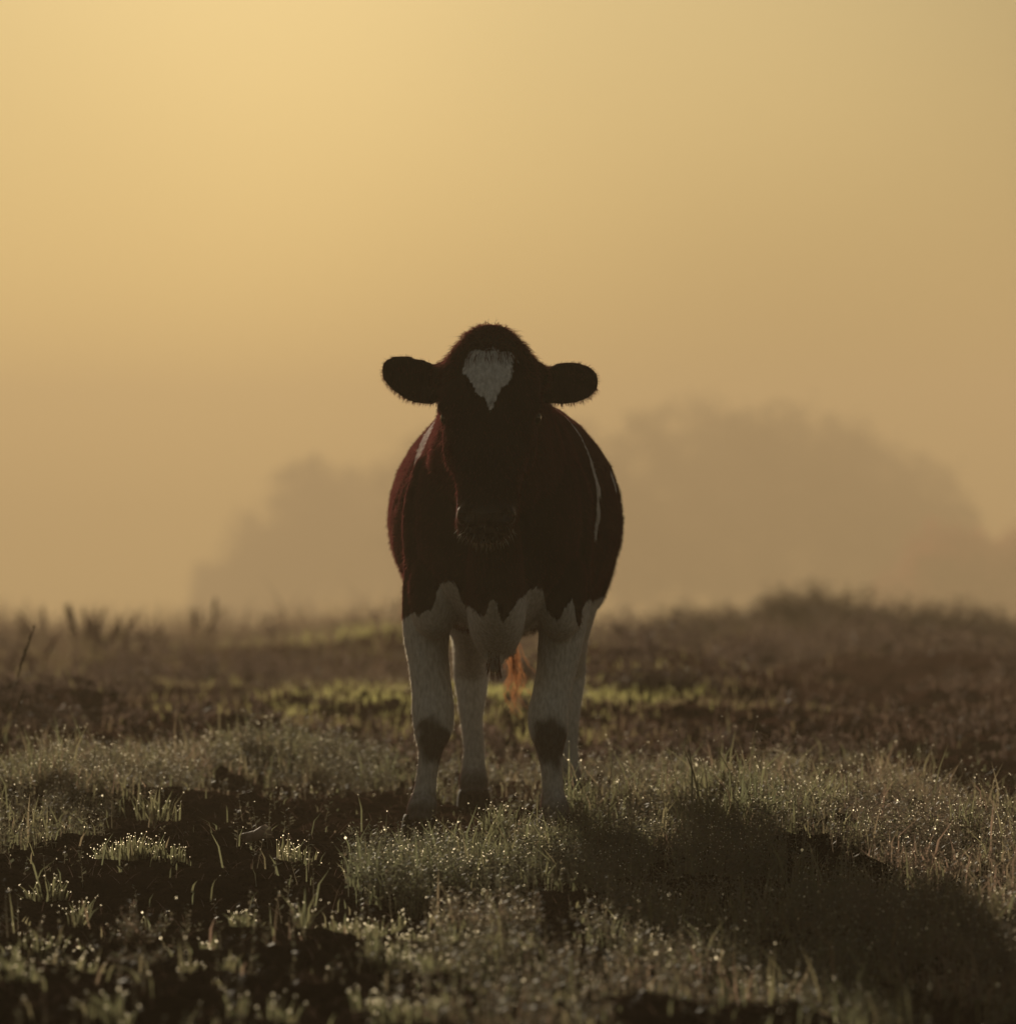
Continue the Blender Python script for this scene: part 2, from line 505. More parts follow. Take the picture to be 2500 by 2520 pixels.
# straw and dead stems lying on the soil
n = 7000
y = rng.uniform(8.6, 20, n); x = rng.uniform(-1, 1, n) * (.0887 * y + .8)
V, Q, T, ra, tp = blades(x, y, hgt(x, y) + .006, rng.uniform(.015, .05, n), rng.uniform(.0007, .0016, n), np.full(n, .90), rng.uniform(0, 6.28, n), rng.uniform(-.12, .06, n), rng.random(n))
tag(obj('straw', mesh_np('straw', V, [Q, T], M_STRAW, False, {'rnd': ra})), 'broken dead stems littering the bare soil', 'straw', kind='stuff')

# meadow grass further off
N = 420000
y = 20 + 27 * rng.random(N) ** .85
yf = far(y); sc = yf / y
x = rng.uniform(-1, 1, N) * (.0887 * yf + 1.6)
hz = hgt(x, yf)
lap = hz - (hgt(x + .5 * sc, yf) + hgt(x - .5 * sc, yf) + hgt(x, yf + 1.2) + hgt(x, yf - 1.2)) / 4
x = x / sc       # crests carry more grass
c = sstep(.40, .62, fbm(x * .8 + 31, y * .45, 3) + lap * 5.0)
c = np.maximum(c, sstep(38, 43, y) * .75)
c = np.maximum(c, .75 * np.exp(-((x + 2.0) / 1.3) ** 2) * sstep(25, 29, y))
soil = np.exp(-((y - 21.6 - 7 * (fbm(x * .55 + 90, x * 0 + 3, 3) - .5)) / 1.3) ** 2)
c = c * (1 - .85 * soil * (1 - sstep(.5, .62, fbm(x * 1.5, y * 1.1 + 70, 3)))) + .03
dzy = (hgt(x * sc, yf + .3) - hgt(x * sc, yf - .3)) / .6 + np.where(y > 25, .03, 0)
patchy = sstep(.50, .66, fbm(x * 1.6 + 3, y * .9 + 44, 3))
c = c * (1 - .9 * sstep(.01, .07, dzy)) * (.10 + .5 * patchy + .4 * sstep(34, 40, y)) + .012  # grass thinned on camera-facing slopes so bare soil deepens their shade
lush = np.exp(-((x - .10) / 1.0) ** 2 - ((y - 23.7) / 1.6) ** 2) * (.35 + .65 * sstep(.40, .55, fbm(x * 1.9 + 8, y * 1.5 + 5, 2))) + .4 * np.exp(-((x + .75) / .5) ** 2 - ((y - 31) / 1.6) ** 2)
c = np.maximum(c, .9 * lush * (1 - .5 * sstep(.03, .10, dzy)))
keep = rng.random(N) < c * .8
x, y, hz, lap, yf, sc = x[keep], y[keep], hz[keep], lap[keep], yf[keep], sc[keep]
n = len(x)
dry = np.clip(.55 + .3 * sstep(-.2, 1.2, x / y * 14) + .35 * (fbm(x * .9 + 5, y * .5, 2) - .5) * 2 + rng.normal(0, .17, n), 0, 1)
lush = np.exp(-((x - .10) / 1.0) ** 2 - ((y - 23.7) / 1.6) ** 2) * (.35 + .65 * sstep(.40, .55, fbm(x * 1.9 + 8, y * 1.5 + 5, 2))) + .4 * np.exp(-((x + .75) / .5) ** 2 - ((y - 31) / 1.6) ** 2)
dry = np.clip(dry - .85 * lush, 0, 1)
Lb = rng.uniform(.03, .10, n) * (.5 + .9 * fbm(x * 1.6, y * 1.2, 2)) * (.75 + .4 * sstep(28, 36, y)) * (1 + .9 * sstep(27, 42, y) * (1 - sstep(-.2, .6, x / y * 12)))
tl = (rng.random(n) < .015 + .15 * sstep(33, 40, y)) & (y > 28); Lb[tl] = rng.uniform(.14, .42, int(tl.sum())) * (.6 + .5 * (x[tl] < 0))
dry[tl] = np.clip(rng.uniform(.6, 1, int(tl.sum())), 0, 1)
V, Q, T, ra, tips = blades(x * sc, yf, hz, Lb * sc, rng.uniform(.004, .008, n) * sc, rng.uniform(0, .4, n), rng.uniform(0, 6.28, n), rng.uniform(0, .35, n), dry)
g = obj('meadow_grass', mesh_np('meadow_grass', V, [Q, T], M_FAR, False, {'rnd': ra}))
tag(g, 'hazy meadow grass on the hummocks behind the animal', 'grass', kind='stuff')
dm = rng.random(n) < .035
tp = tips[dm]
DEW.append((tp, rng.uniform(.0008, .0017, len(tp)) * sc[dm]))

n = 5200
y = rng.uniform(19.5, 44, n); x = rng.uniform(-1, 1, n) * (.0887 * y + .9)
k = rng.random(n) < .15 + .85 * sstep(.45, .6, fbm(x * .9 + 77, y * .5, 3))
x, y = x[k], y[k]; n = len(x); yf = far(y); sc = yf / y; z = hgt(x * sc, yf)
H = sc * rng.uniform(.04, .17, n) * (.5 + fbm(x * .8 + 12, y * .6, 2)) * (.55 + .6 * sstep(22, 32, y))
x, y = x * sc, yf
VV, RR = [], []
la = rng.uniform(0, 6.28, n); ll = rng.uniform(0, .4, n)
for k in range(34):
    t = rng.uniform(.1, 1, n); sp = H * (.16 + .25 * (1 - t))
    p = np.stack([x + np.cos(la) * ll * H * t + rng.normal(0, 1, n) * sp, y + np.sin(la) * ll * H * t + rng.normal(0, 1, n) * sp, z + H * t], 1)
    d = rng.normal(size=(n, 3)); d[:, 2] = np.abs(d[:, 2]) + .4; d /= np.linalg.norm(d, axis=1)[:, None]
    s2 = np.cross(d, rng.normal(size=(n, 3))); s2 /= np.linalg.norm(s2, axis=1)[:, None]
    le = (rng.uniform(.018, .045, n) * sc)[:, None]
    VV.append(np.stack([p, p + d * le * .5 + s2 * le * .22, p + d * le, p + d * le * .5 - s2 * le * .22], 1).reshape(-1, 3)); RR.append(np.repeat(rng.random(n), 4))
V = np.concatenate(VV)
tag(obj('scrub', mesh_np('scrub', V, np.arange(len(V)).reshape(-1, 4), M_WEED, False, {'rnd': np.concatenate(RR)})), 'low scrubby weeds fringing the misty crest', 'scrub', kind='stuff')

Vs, Fs, off = [], [], 0
for p, r in DEW:
    if r is None: r = rng.uniform(.0005, .0012, len(p))
    v, f = drops(p, r); Vs.append(v); Fs.append(f + off); off += len(v)
tag(obj('dew', mesh_np('dew', np.concatenate(Vs), np.concatenate(Fs), M_DEW, True)), 'dew drops beading the tips of the grass', 'dew', kind='stuff')
print('tris so far', sum(len(m.polygons) for m in bpy.data.meshes))

# ------------------------------------------------------------------ the cow
COW_Y = 15.0
def loft(rings):
    """rings: list of (k,3) arrays with equal k -> closed tube with end caps"""
    k = len(rings[0]); V = np.concatenate(rings)
    Fq = []
    for i in range(len(rings) - 1):
        a = np.arange(k) + i * k; b = np.roll(np.arange(k), -1) + i * k
        Fq.append(np.stack([a, b, b + k, a + k], 1))
    c0, c1 = len(V), len(V) + 1
    V = np.concatenate([V, rings[0].mean(0)[None], rings[-1].mean(0)[None]])
    a = np.arange(k); b = np.roll(a, -1); o = (len(rings) - 1) * k
    return V, np.concatenate(Fq), np.concatenate([np.stack([b, a, np.full(k, c0)], 1), np.stack([a + o, b + o, np.full(k, c1)], 1)])

def resample(P, m):
    """smooth Catmull-Rom through rows of P"""
    P = np.asarray(P, float); n = len(P); out = []
    for u in np.linspace(0, n - 1, m):
        i = min(int(u), n - 2); t = u - i
        p0, p1, p2, p3 = P[max(i - 1, 0)], P[i], P[i + 1], P[min(i + 2, n - 1)]
        out.append(.5 * (2 * p1 + (p2 - p0) * t + (2 * p0 - 5 * p1 + 4 * p2 - p3) * t ** 2 + (3 * p1 - p0 - 3 * p2 + p3) * t ** 3))
    return np.array(out)

TH = np.linspace(0, 2 * np.pi, 28, endpoint=False)
def sup(t, p):
    c, s = np.cos(t), np.sin(t)
    return np.sign(c) * np.abs(c) ** p, np.sign(s) * np.abs(s) ** p

PARTS = []
# torso: y, centre x, top z, bottom z, half width, height of the widest point
T_ = resample([
    (-.30, -.030, .98, .64, .085, .80), (-.25, -.030, 1.05, .57, .150, .80), (-.14, -.028, 1.13, .52, .205, .80),
    (.00, -.025, 1.185, .505, .232, .82), (.13, -.022, 1.195, .52, .236, .84), (.28, -.015, 1.18, .525, .276, .84),
    (.50, -.010, 1.165, .525, .312, .83), (.80, -.008, 1.16, .53, .325, .83), (1.02, -.006, 1.165, .55, .322, .83),
    (1.22, -.004, 1.175, .60, .300, .87), (1.40, -.002, 1.17, .66, .255, .90), (1.52, 0, 1.13, .74, .18, .94), (1.58, 0, 1.07, .82, .09, .95)], 40)
rings = []
for yy, xc, zt, zb, hw, zw in T_:
    c, s = np.cos(TH), np.sin(TH)
    sx = np.sign(c) * np.abs(c) ** .9
    vee = .50 * (1 - float(sstep(.15, .5, np.array(yy)))) + .10
    pinch = np.where(s < 0, 1 - vee * np.abs(s) ** 2.5, 1 - .05 * s ** 2)
    rings.append(np.stack([xc + hw * sx * pinch, np.full_like(c, yy), np.where(s > 0, zw + (zt - zw) * s, zw + (zw - zb) * s)], 1))
PARTS.append(loft(rings))

def tube(rows, m=24, p=1.0):
    """rows: cx, cy, cz, hx, hn ; rings turned square to the path in the y-z plane (hx across, hn along the ring normal)"""
    P = resample(rows, m); rings = []
    for i in range(m):
        d = P[min(i + 1, m - 1), :3] - P[max(i - 1, 0), :3]; d[0] = 0; d /= np.linalg.norm(d)
        nrm = np.array([0, d[2], -d[1]])           # square to the path
        c, s = sup(TH, p)
        rings.append(P[i, :3] + np.outer(c * P[i, 3], [1, 0, 0]) + np.outer(s * P[i, 4], nrm))
    return loft(rings)

# neck
PARTS.append(tube([(-.028, .10, .90, .19, .26), (-.03, -.08, .96, .185, .25), (-.033, -.24, 1.04, .160, .21), (-.038, -.36, 1.12, .132, .165), (-.04, -.44, 1.17, .11, .12)], 18))
def blob(c, r, k=20):
    rr = []
    for f in np.linspace(-.97, .97, 11):
        q = math.sqrt(1 - f * f)
        rr.append(np.stack([c[0] + r[0] * q * np.cos(TH), c[1] + r[1] * q * np.sin(TH), np.full_like(TH, c[2] + r[2] * f)], 1))
    return loft(rr)
blob_ = blob
# dewlap and brisket keel
PARTS.append(tube([(-.035, -.34, .92, .05, .07), (-.032, -.30, .74, .07, .09), (-.030, -.24, .60, .080, .09), (-.030, -.14, .525, .062, .055), (-.030, -.02, .505, .045, .035), (-.028, .12, .505, .04, .03)], 22))
PARTS.append(blob_((-.034, -.15, .505), (.030, .07, .058)))
PARTS.append(blob_((-.036, -.16, .465), (.014, .035, .030)))
# head: poll -> muzzle
HX = -.043
PARTS.append(tube([
    (HX - .002, -.385, 1.310, .034, .035), (HX - .002, -.395, 1.294, .060, .065), (HX - .001, -.41, 1.262, .086, .092), (HX, -.425, 1.225, .118, .112),
    (HX, -.445, 1.165, .128, .128), (HX, -.47, 1.105, .128, .132), (HX - .001, -.50, 1.04, .116, .122), (HX - .003, -.535, .968, .095, .105),
    (HX - .006, -.565, .910, .080, .086), (HX - .008, -.59, .865, .078, .080), (HX - .010, -.602, .828, .077, .074), (HX - .010, -.607, .798, .064, .060), (HX - .010, -.605, .783, .038, .040)], 40, .88))
# brow ridges and cheeks
for s in (-1, 1):
    PARTS.append(blob((HX + s * .105, -.41, 1.198), (.048, .05, .042)))
    PARTS.append(blob((HX + s * .082, -.405, 1.228), (.036, .05, .034)))
    PARTS.append(blob((HX + s * .098, -.505, 1.118), (.036, .036, .028)))
    PARTS.append(blob((HX + s * .080, -.46, 1.03), (.042, .085, .085)))
    PARTS.append(blob((HX - .010 + s * .045, -.645, .845), (.030, .028, .032)))
PARTS.append(blob((HX - .001, -.395, 1.275), (.072, .055, .045)))
PARTS.append(blob((HX - .008, -.60, .802), (.053, .05, .03)))
# shoulders, haunches
for s in (-1, 1):
    PARTS.append(blob((-.026 + s * .152, .02, .80), (.100, .14, .24)))
    PARTS.append(blob((-.026 + s * .165, -.06, .645), (.070, .11, .13)))
    PARTS.append(blob((s * .19, 1.30, .80), (.125, .22, .27)))

# ears: leaf shaped, hollow towards the front
def ear(s, rows):
    P = resample(rows, 22); rings = []
    for i in range(22):
        cx, cyy, cz, hz_, th = P[i]
        c, sn = np.cos(TH), np.sin(TH)
        cup = .35 * hz_ * (1 - np.abs(c) ** 2)
        rings.append(np.stack([np.full_like(c, cx), cyy + th * sn + cup, cz + hz_ * c], 1))
    return loft(rings)
PARTS.append(ear(-1, [(HX - .085, -.40, 1.180, .026, .028), (HX - .125, -.405, 1.179, .042, .020), (HX - .165, -.41, 1.180, .058, .014), (HX - .205, -.412, 1.188, .059, .012), (HX - .240, -.412, 1.200, .049, .011), (HX - .265, -.41, 1.208, .031, .010), (HX - .276, -.408, 1.210, .012, .008)]))
PARTS.append(ear(1, [(HX + .090, -.40, 1.178, .026, .028), (HX + .130, -.395, 1.176, .044, .020), (HX + .168, -.39, 1.178, .056, .014), (HX + .205, -.388, 1.180, .056, .012), (HX + .238, -.388, 1.182, .047, .011), (HX + .262, -.39, 1.184, .030, .010), (HX + .274, -.39, 1.184, .012, .008)]))

# front legs (cx, cy, cz, half width, half depth) from the photograph's outline
PARTS.append(tube([(-.205, .06, .74, .070, .12), (-.212, .05, .62, .068, .105), (-.214, .035, .52, .060, .085), (-.206, .02, .44, .054, .068), (-.198, .008, .375, .054, .058),
                   (-.196, -.008, .325, .056, .058), (-.196, -.010, .275, .050, .050), (-.203, .004, .225, .033, .036), (-.212, .008, .17, .0285, .032), (-.218, .004, .12, .031, .034),
                   (-.224, -.010, .085, .040, .043), (-.228, -.020, .055, .040, .042), (-.231, -.035, .03, .046, .052)], 46))
PARTS.append(tube([(.150, .06, .74, .070, .12), (.150, .05, .62, .068, .105), (.142, .035, .52, .062, .085), (.128, .02, .44, .054, .068), (.114, .008, .375, .052, .058),
                   (.106, -.008, .325, .055, .058), (.106, -.010, .275, .051, .050), (.110, .004, .225, .035, .036), (.115, .008, .17, .0285, .032), (.118, .004, .12, .030, .034),
                   (.122, -.010, .085, .038, .043), (.124, -.020, .055, .039, .042), (.125, -.035, .03, .044, .052)], 46))
# hind legs: stifle forward, hock back
for cx0, cx1, cx2 in ((-.165, -.105, -.098), (.190, .172, .170)):
    PARTS.append(tube([(cx0 * 1.05, 1.26, .86, .110, .19), (cx0, 1.20, .74, .100, .175), ((cx0 + cx1) / 2, 1.22, .62, .078, .135), (cx1, 1.31, .52, .060, .090), (cx1, 1.41, .44, .052, .060),
                       (cx1, 1.455, .385, .052, .050), (cx1, 1.44, .33, .044, .046), (cx1, 1.415, .26, .034, .038), (cx2, 1.395, .19, .031, .034), (cx2, 1.375, .13, .034, .036),
                       (cx2, 1.355, .09, .042, .044), (cx2, 1.335, .055, .041, .042), (cx2, 1.315, .03, .046, .052)], 46))
# tail
PARTS.append(tube([(0, 1.50, 1.13, .03, .03), (0, 1.58, 1.10, .028, .026), (.005, 1.635, 1.0, .024, .022), (.010, 1.66, .85, .021, .019), (.012, 1.665, .68, .018, .017), (.013, 1.66, .53, .015, .014), (.014, 1.655, .44, .011, .011)], 30))

Vs, Q_, T2, off = [], [], [], 0
for v, q, t in PARTS:
    Vs.append(v); Q_.append(q + off); T2.append(t + off); off += len(v)
raw = mesh_np('cow_raw', np.concatenate(Vs), [np.concatenate(Q_), np.concatenate(T2)])
tmp = bpy.data.objects.new('cow_raw', raw); COL.objects.link(tmp)
md = tmp.modifiers.new('r', 'REMESH'); md.mode = 'VOXEL'; md.voxel_size = .0068; md.use_smooth_shade = True
md = tmp.modifiers.new('s', 'SMOOTH'); md.iterations = 7; md.factor = .5
dg = bpy.context.evaluated_depsgraph_get()
cow_me = bpy.data.meshes.new_from_object(tmp.evaluated_get(dg))
bpy.data.objects.remove(tmp); bpy.data.meshes.remove(raw)
cow_me.name = 'cow_body'
nv = len(cow_me.vertices)
P = np.empty(nv * 3, np.float32); cow_me.vertices.foreach_get('co', P); P = P.reshape(-1, 3).astype(float)
Nn = np.empty(nv * 3, np.float32); cow_me.vertices.foreach_get('normal', Nn); Nn = Nn.reshape(-1, 3).astype(float)
# sculpting: nostrils, mouth, eye sockets, skin folds on the neck, muscle relief
def dent(c, r, depth, direction):
    global P
    q = (((P - np.array(c)) / np.array(r)) ** 2).sum(1)
    P = P + np.outer(np.exp(-q * 1.5) * depth, direction)
for s in (-1, 1):
    dent((HX - .010 + s * .046, -.672, .845), (.014, .03, .020), .016, (0, 1, .1))
    dent((HX + s * .118, -.495, 1.088), (.03, .03, .022), .012, (-s, .3, 0))
mz = np.exp(-((P[:, 2] - .813) / .007) ** 2) * (P[:, 1] < -.57) * (np.abs(P[:, 0] - HX) < .075)
P -= Nn * (mz * .006)[:, None]
an = fbm(P[:, 0] * 9 + P[:, 1] * 4 + 20, P[:, 2] * 9 + P[:, 1] * 5 + 20, 3) - .5
torso = sstep(.42, .55, P[:, 2])
P += Nn * (an * .014 * torso)[:, None]
cow_me.vertices.foreach_set('co', P.astype(np.float32).ravel()); cow_me.update()
cow_me.vertices.foreach_get('normal', (tmpn := np.empty(nv * 3, np.float32))); Nn = tmpn.reshape(-1, 3).astype(float)

# coat pattern: positive = white hair
def X_(px, yy): return (px - 1250) * (COW_Y + yy) / FPX
def Z_(py, yy): return CAM_H - (py - 1260) * (COW_Y + yy) / FPX
edge = [(940, 1524), (992, 1523), (1005, 1508), (1018, 1504), (1030, 1513), (1050, 1500), (1066, 1503), (1074, 1470), (1082, 1436), (1100, 1428), (1122, 1432), (1134, 1472), (1146, 1490),
        (1158, 1488), (1178, 1506), (1196, 1514), (1203, 1478), (1210, 1468), (1226, 1474), (1231, 1520), (1238, 1526), (1248, 1510), (1260, 1494), (1276, 1470), (1295, 1452), (1316, 1440),
        (1334, 1446), (1342, 1496), (1358, 1514), (1374, 1526), (1386, 1506), (1396, 1482), (1408, 1470), (1416, 1525), (1428, 1546), (1436, 1496), (1450, 1478), (1560, 1478)]
ex = np.array([X_(a, -.15) for a, b in edge]); ez = np.array([Z_(b, -.15) for a, b in edge])
wob = (fbm(P[:, 0] * 30 + 5, P[:, 2] * 30 + P[:, 1] * 20, 3) - .5)
zb = np.interp(P[:, 0] + wob * .012, ex, ez)
back = sstep(.15, .40, P[:, 1])
zbb = .60 + .05 * (fbm(P[:, 1] * 4 + 3, P[:, 0] * 4 + 9, 3) - .5) * 2
zb = zb * (1 - back) + zbb * back
coat = (zb - P[:, 2]) + wob * .012
# soft dark mud on knees and pasterns
dirt = 1 - sstep(.07, .17, P[:, 2] + wob * .05)
for cx in (-.196, .108):
    q = ((P[:, 0] - cx - .004) / .050) ** 2 + ((P[:, 2] - .262) / np.where(P[:, 2] > .262, .060, .085)) ** 2 + wob * 1.3
    dirt = np.maximum(dirt, np.where((P[:, 1] < .05) & (P[:, 2] < .5), 1 - sstep(.35, 1.35, q), 0))
dirt = np.maximum(dirt * .86, .35 * (1 - sstep(.05, .42, P[:, 2])))
# blaze on the forehead
bl = [(1.272, 0), (1.266, .026), (1.256, .052), (1.235, .0625), (1.20, .060), (1.175, .046), (1.15, .026), (1.13, .013), (1.115, .005), (1.105, 0)]
bz = np.array([b[0] for b in bl])[::-1]; bw = np.array([b[1] for b in bl])[::-1]
hw_ = np.interp(P[:, 2], bz, bw, left=-.05, right=-.05)
wb2 = fbm(P[:, 0] * 60 + 15, P[:, 2] * 45 + 8, 3) - .5
bcoat = hw_ - np.abs(P[:, 0] - (HX - .003)) + wob * .016 + wb2 * .022
bcoat = np.minimum(bcoat, (1.262 - P[:, 2]) + wb2 * .04)
coat = np.where((P[:, 1] < -.42) & (P[:, 2] > 1.0), bcoat, coat)
# white band behind the shoulder and a spot on the flank
side = (P[:, 1] > .02) & (P[:, 1] < .75) & (P[:, 2] > .70)
band = np.where(P[:, 0] < 0, .085 * sstep(.88, 1.06, P[:, 2]), .011) - np.abs(P[:, 1] - (np.where(P[:, 0] < 0, .135, .23) + .12 * (P[:, 2] - .9))) + wob * .025
band = np.minimum(band, (P[:, 2] - np.where(P[:, 0] < 0, .90, .80) + wob * .1) * .5)
coat = np.where(side, np.maximum(coat, band), coat)
spot = .028 - np.sqrt((P[:, 1] - .52) ** 2 + (P[:, 2] - .935) ** 2) + wob * .03
coat = np.where(P[:, 0] > .2, np.maximum(coat, spot), coat)
a = cow_me.attributes.new('coat', 'FLOAT', 'POINT'); a.data.foreach_set('value', coat.astype(np.float32))
nose = sstep(-.03, .03, -(P[:, 1] + .63)) * (1 - sstep(.84, .90, P[:, 2] + wob * .02)) * sstep(.80, .83, P[:, 2])
a = cow_me.attributes.new('nose', 'FLOAT', 'POINT'); a.data.foreach_set('value', nose.astype(np.float32))
a = cow_me.attributes.new('dirt', 'FLOAT', 'POINT'); a.data.foreach_set('value', dirt.astype(np.float32))

def mat_coat():
    m, n, l = new_mat('cow_coat')
    out = n.new('ShaderNodeOutputMaterial'); p = n.new('ShaderNodeBsdfPrincipled')
    at_ = n.new('ShaderNodeAttribute'); at_.attribute_name = 'coat'
    tc = n.new('ShaderNodeTexCoord')
    mp = n.new('ShaderNodeMapping'); mp.inputs['Scale'].default_value = (1, 1, .35)
    l.new(tc.outputs['Object'], mp.inputs[0])
    nz = n.new('ShaderNodeTexNoise'); nz.inputs['Scale'].default_value = 130; nz.inputs['Detail'].default_value = 4
    l.new(mp.outputs[0], nz.inputs['Vector'])
    ma = n.new('ShaderNodeMath'); ma.operation = 'MULTIPLY_ADD'; ma.inputs[1].default_value = .022; ma.inputs[2].default_value = -.011
    l.new(nz.outputs[0], ma.inputs[0])
    ad = n.new('ShaderNodeMath'); ad.operation = 'ADD'
    l.new(at_.outputs['Fac'], ad.inputs[0]); l.new(ma.outputs[0], ad.inputs[1])
    mr = n.new('ShaderNodeMapRange'); mr.inputs[1].default_value = -.0025; mr.inputs[2].default_value = .0035
    l.new(ad.outputs[0], mr.inputs[0])
    wr = n.new('ShaderNodeValToRGB')
    wr.color_ramp.elements[0].color = (.40, .39, .38, 1); wr.color_ramp.elements[1].color = (.68, .67, .66, 1)
    wr.color_ramp.elements[0].position = .3; wr.color_ramp.elements[1].position = .7
    l.new(nz.outputs[0], wr.inputs[0])
    br = n.new('ShaderNodeValToRGB')
    br.color_ramp.elements[0].color = (.007, .006, .0058, 1); br.color_ramp.elements[1].color = (.018, .013, .012, 1)
    l.new(nz.outputs[0], br.inputs[0])
    mx = n.new('ShaderNodeMix'); mx.data_type = 'RGBA'
    l.new(mr.outputs[0], mx.inputs[0]); l.new(br.outputs[0], mx.inputs[6]); l.new(wr.outputs[0], mx.inputs[7])
    da = n.new('ShaderNodeAttribute'); da.attribute_name = 'dirt'
    dm_ = n.new('ShaderNodeMix'); dm_.data_type = 'RGBA'; dm_.inputs[7].default_value = (.020, .014, .011, 1)
    l.new(da.outputs['Fac'], dm_.inputs[0]); l.new(mx.outputs[2], dm_.inputs[6])
    l.new(dm_.outputs[2], p.inputs['Base Color'])
    na = n.new('ShaderNodeAttribute'); na.attribute_name = 'nose'
    nr = n.new('ShaderNodeMapRange'); nr.inputs[3].default_value = .9; nr.inputs[4].default_value = .22
    l.new(na.outputs['Fac'], nr.inputs[0]); l.new(nr.outputs[0], p.inputs['Roughness'])
    sp = n.new('ShaderNodeMath'); sp.operation = 'MULTIPLY'; sp.inputs[1].default_value = .22
    l.new(na.outputs['Fac'], sp.inputs[0]); l.new(sp.outputs[0], p.inputs['Specular IOR Level'])
    p.inputs['Sheen Weight'].default_value = .21; p.inputs['Sheen Roughness'].default_value = .45
    p.inputs['Sheen Tint'].default_value = (.50, .12, .12, 1)
    b = n.new('ShaderNodeBump'); b.inputs['Strength'].default_value = .45; b.inputs['Distance'].default_value = .004
    l.new(nz.outputs[0], b.inputs['Height']); l.new(b.outputs[0], p.inputs['Normal'])
    l.new(p.outputs[0], out.inputs[0])
    return m
cow_me.materials.clear(); cow_me.materials.append(mat_coat())
cow_me.polygons.foreach_set('use_smooth', np.ones(len(cow_me.polygons), bool))
gz = float(np.mean(hgt(np.array([-.22, .12]), np.array([14.97, 14.97]))))
cow = empty('cow', (0, COW_Y, gz - .005))
tag(cow, 'black and white cow standing face on in the misty meadow', 'cow')
body = obj('body', cow_me, cow)

# head carried forward on a longer neck
P[:, 1] -= .10 * sstep(.26, .44, -P[:, 1])
cow_me.vertices.foreach_set('co', P.astype(np.float32).ravel()); cow_me.update()
# hair
def mat_hair(name, col, tcol, tr=.55):
    m, n, l = new_mat(name)
    out = n.new('ShaderNodeOutputMaterial')
    d = n.new('ShaderNodeBsdfDiffuse'); d.inputs[0].default_value = (*col, 1)
    t = n.new('ShaderNodeBsdfTranslucent'); t.inputs[0].default_value = (*tcol, 1)
    m1 = n.new('ShaderNodeMixShader'); m1.inputs[0].default_value = tr
    g = n.new('ShaderNodeBsdfGlossy'); g.inputs['Roughness'].default_value = .4; g.inputs[0].default_value = (.32, .10, .08, 1)
    m2 = n.new('ShaderNodeMixShader'); m2.inputs[0].default_value = .05
    l.new(d.outputs[0], m1.inputs[1]); l.new(t.outputs[0], m1.inputs[2])
    l.new(m1.outputs[0], m2.inputs[1]); l.new(g.outputs[0], m2.inputs[2]); l.new(m2.outputs[0], out.inputs[0])
    return m
M_HB = mat_hair('hair_dark', (.008, .0065, .006), (.14, .040, .034), .55)
M_HW = mat_hair('hair_white', (.50, .49, .47), (.80, .74, .62), .55)
M_HT = mat_hair('hair_russet', (.09, .035, .018), (.40, .17, .07), .6)

def strands(p, d, L, w, bend, segs=2):
    """flat tapered hairs: p root, d unit direction, bend vector added quadratically"""
    n = len(p)
    s = np.cross(d, rng.normal(size=(n, 3))); s /= np.linalg.norm(s, axis=1)[:, None] + 1e-9
    V = np.zeros((n, segs * 2 + 1, 3))
    for k in range(segs):
        t = k / segs
        c = p + d * (L * t)[:, None] + bend * (L * t * t)[:, None]
        ww = (w * (1 - .5 * t))[:, None]
        V[:, 2 * k] = c - s * ww; V[:, 2 * k + 1] = c + s * ww
    V[:, segs * 2] = p + d * L[:, None] + bend * L[:, None]
    b = (np.arange(n) * (segs * 2 + 1))[:, None]
    Q = [np.concatenate([b + 2 * k, b + 2 * k + 1, b + 2 * k + 3, b + 2 * k + 2], 1) for k in range(segs - 1)]
    T = np.concatenate([b + 2 * segs - 2, b + 2 * segs - 1, b + 2 * segs], 1)
    return V.reshape(-1, 3), (Q + [T])

def hair_obj(name, ii, lo, hi, w, lift, flow, mat, parent, spread=.25, segs=2, droop=0.0):
    p = P[ii]; n = len(ii)
    d = Nn[ii] * lift + flow + rng.normal(size=(n, 3)) * spread
    d /= np.linalg.norm(d, axis=1)[:, None]
    L = rng.uniform(lo, hi, n)
    be = np.tile(np.array([0, 0, -1.0]) * droop, (n, 1)) + flow * .3
    V, Fh = strands(p - Nn[ii] * .002, d, L, np.full(n, w), be, segs)
    return tag(obj(name, mesh_np(name, V, Fh, mat), parent), kind='stuff')

flow = np.tile(np.array([0, .55, -.55]), (nv, 1))
flow[P[:, 1] < -.40] = (0, -.35, -.75)
lowleg = P[:, 2] < .5
flow[lowleg] = (0, 0, -.8)
ok = (P[:, 2] > .10)
dark = np.where(ok & (coat < 0))[0]; white = np.where(ok & (coat >= 0) & (dirt < .4))[0]
ii = rng.choice(dark, 46000)
hair_obj('coat_hair', ii, .008, .017, .0006, .55, flow[ii], M_HB, body)
ii = rng.choice(white, 26000)
hair_obj('coat_hair', ii, .006, .012, .0005, .5, flow[ii], M_HW, body)
earz = (np.abs(P[:, 0] - HX) > .125) & (P[:, 1] < -.36) & (P[:, 2] > 1.10)
rim = np.where(earz & (np.abs(Nn[:, 1]) < .75))[0]
ii = rng.choice(rim, 3200)
fl = np.stack([np.sign(P[ii, 0] - HX) * .35, np.zeros(len(ii)), np.full(len(ii), -.12)], 1)
hair_obj('ear_fringe', ii, .004, .013, .0004, .9, fl, M_HB, body, .3, 2)
low = np.where(earz & (Nn[:, 2] < -.2))[0]
ii = rng.choice(low, 1500)
fl = np.stack([np.sign(P[ii, 0] - HX) * .2, np.zeros(len(ii)), np.full(len(ii), -.5)], 1)
hair_obj('ear_fringe', ii, .006, .018, .0004, .6, fl, M_HB, body, .25, 3)
top = np.where((P[:, 2] > 1.262) & (P[:, 1] < -.33))[0]
ii = rng.choice(top, 3600)
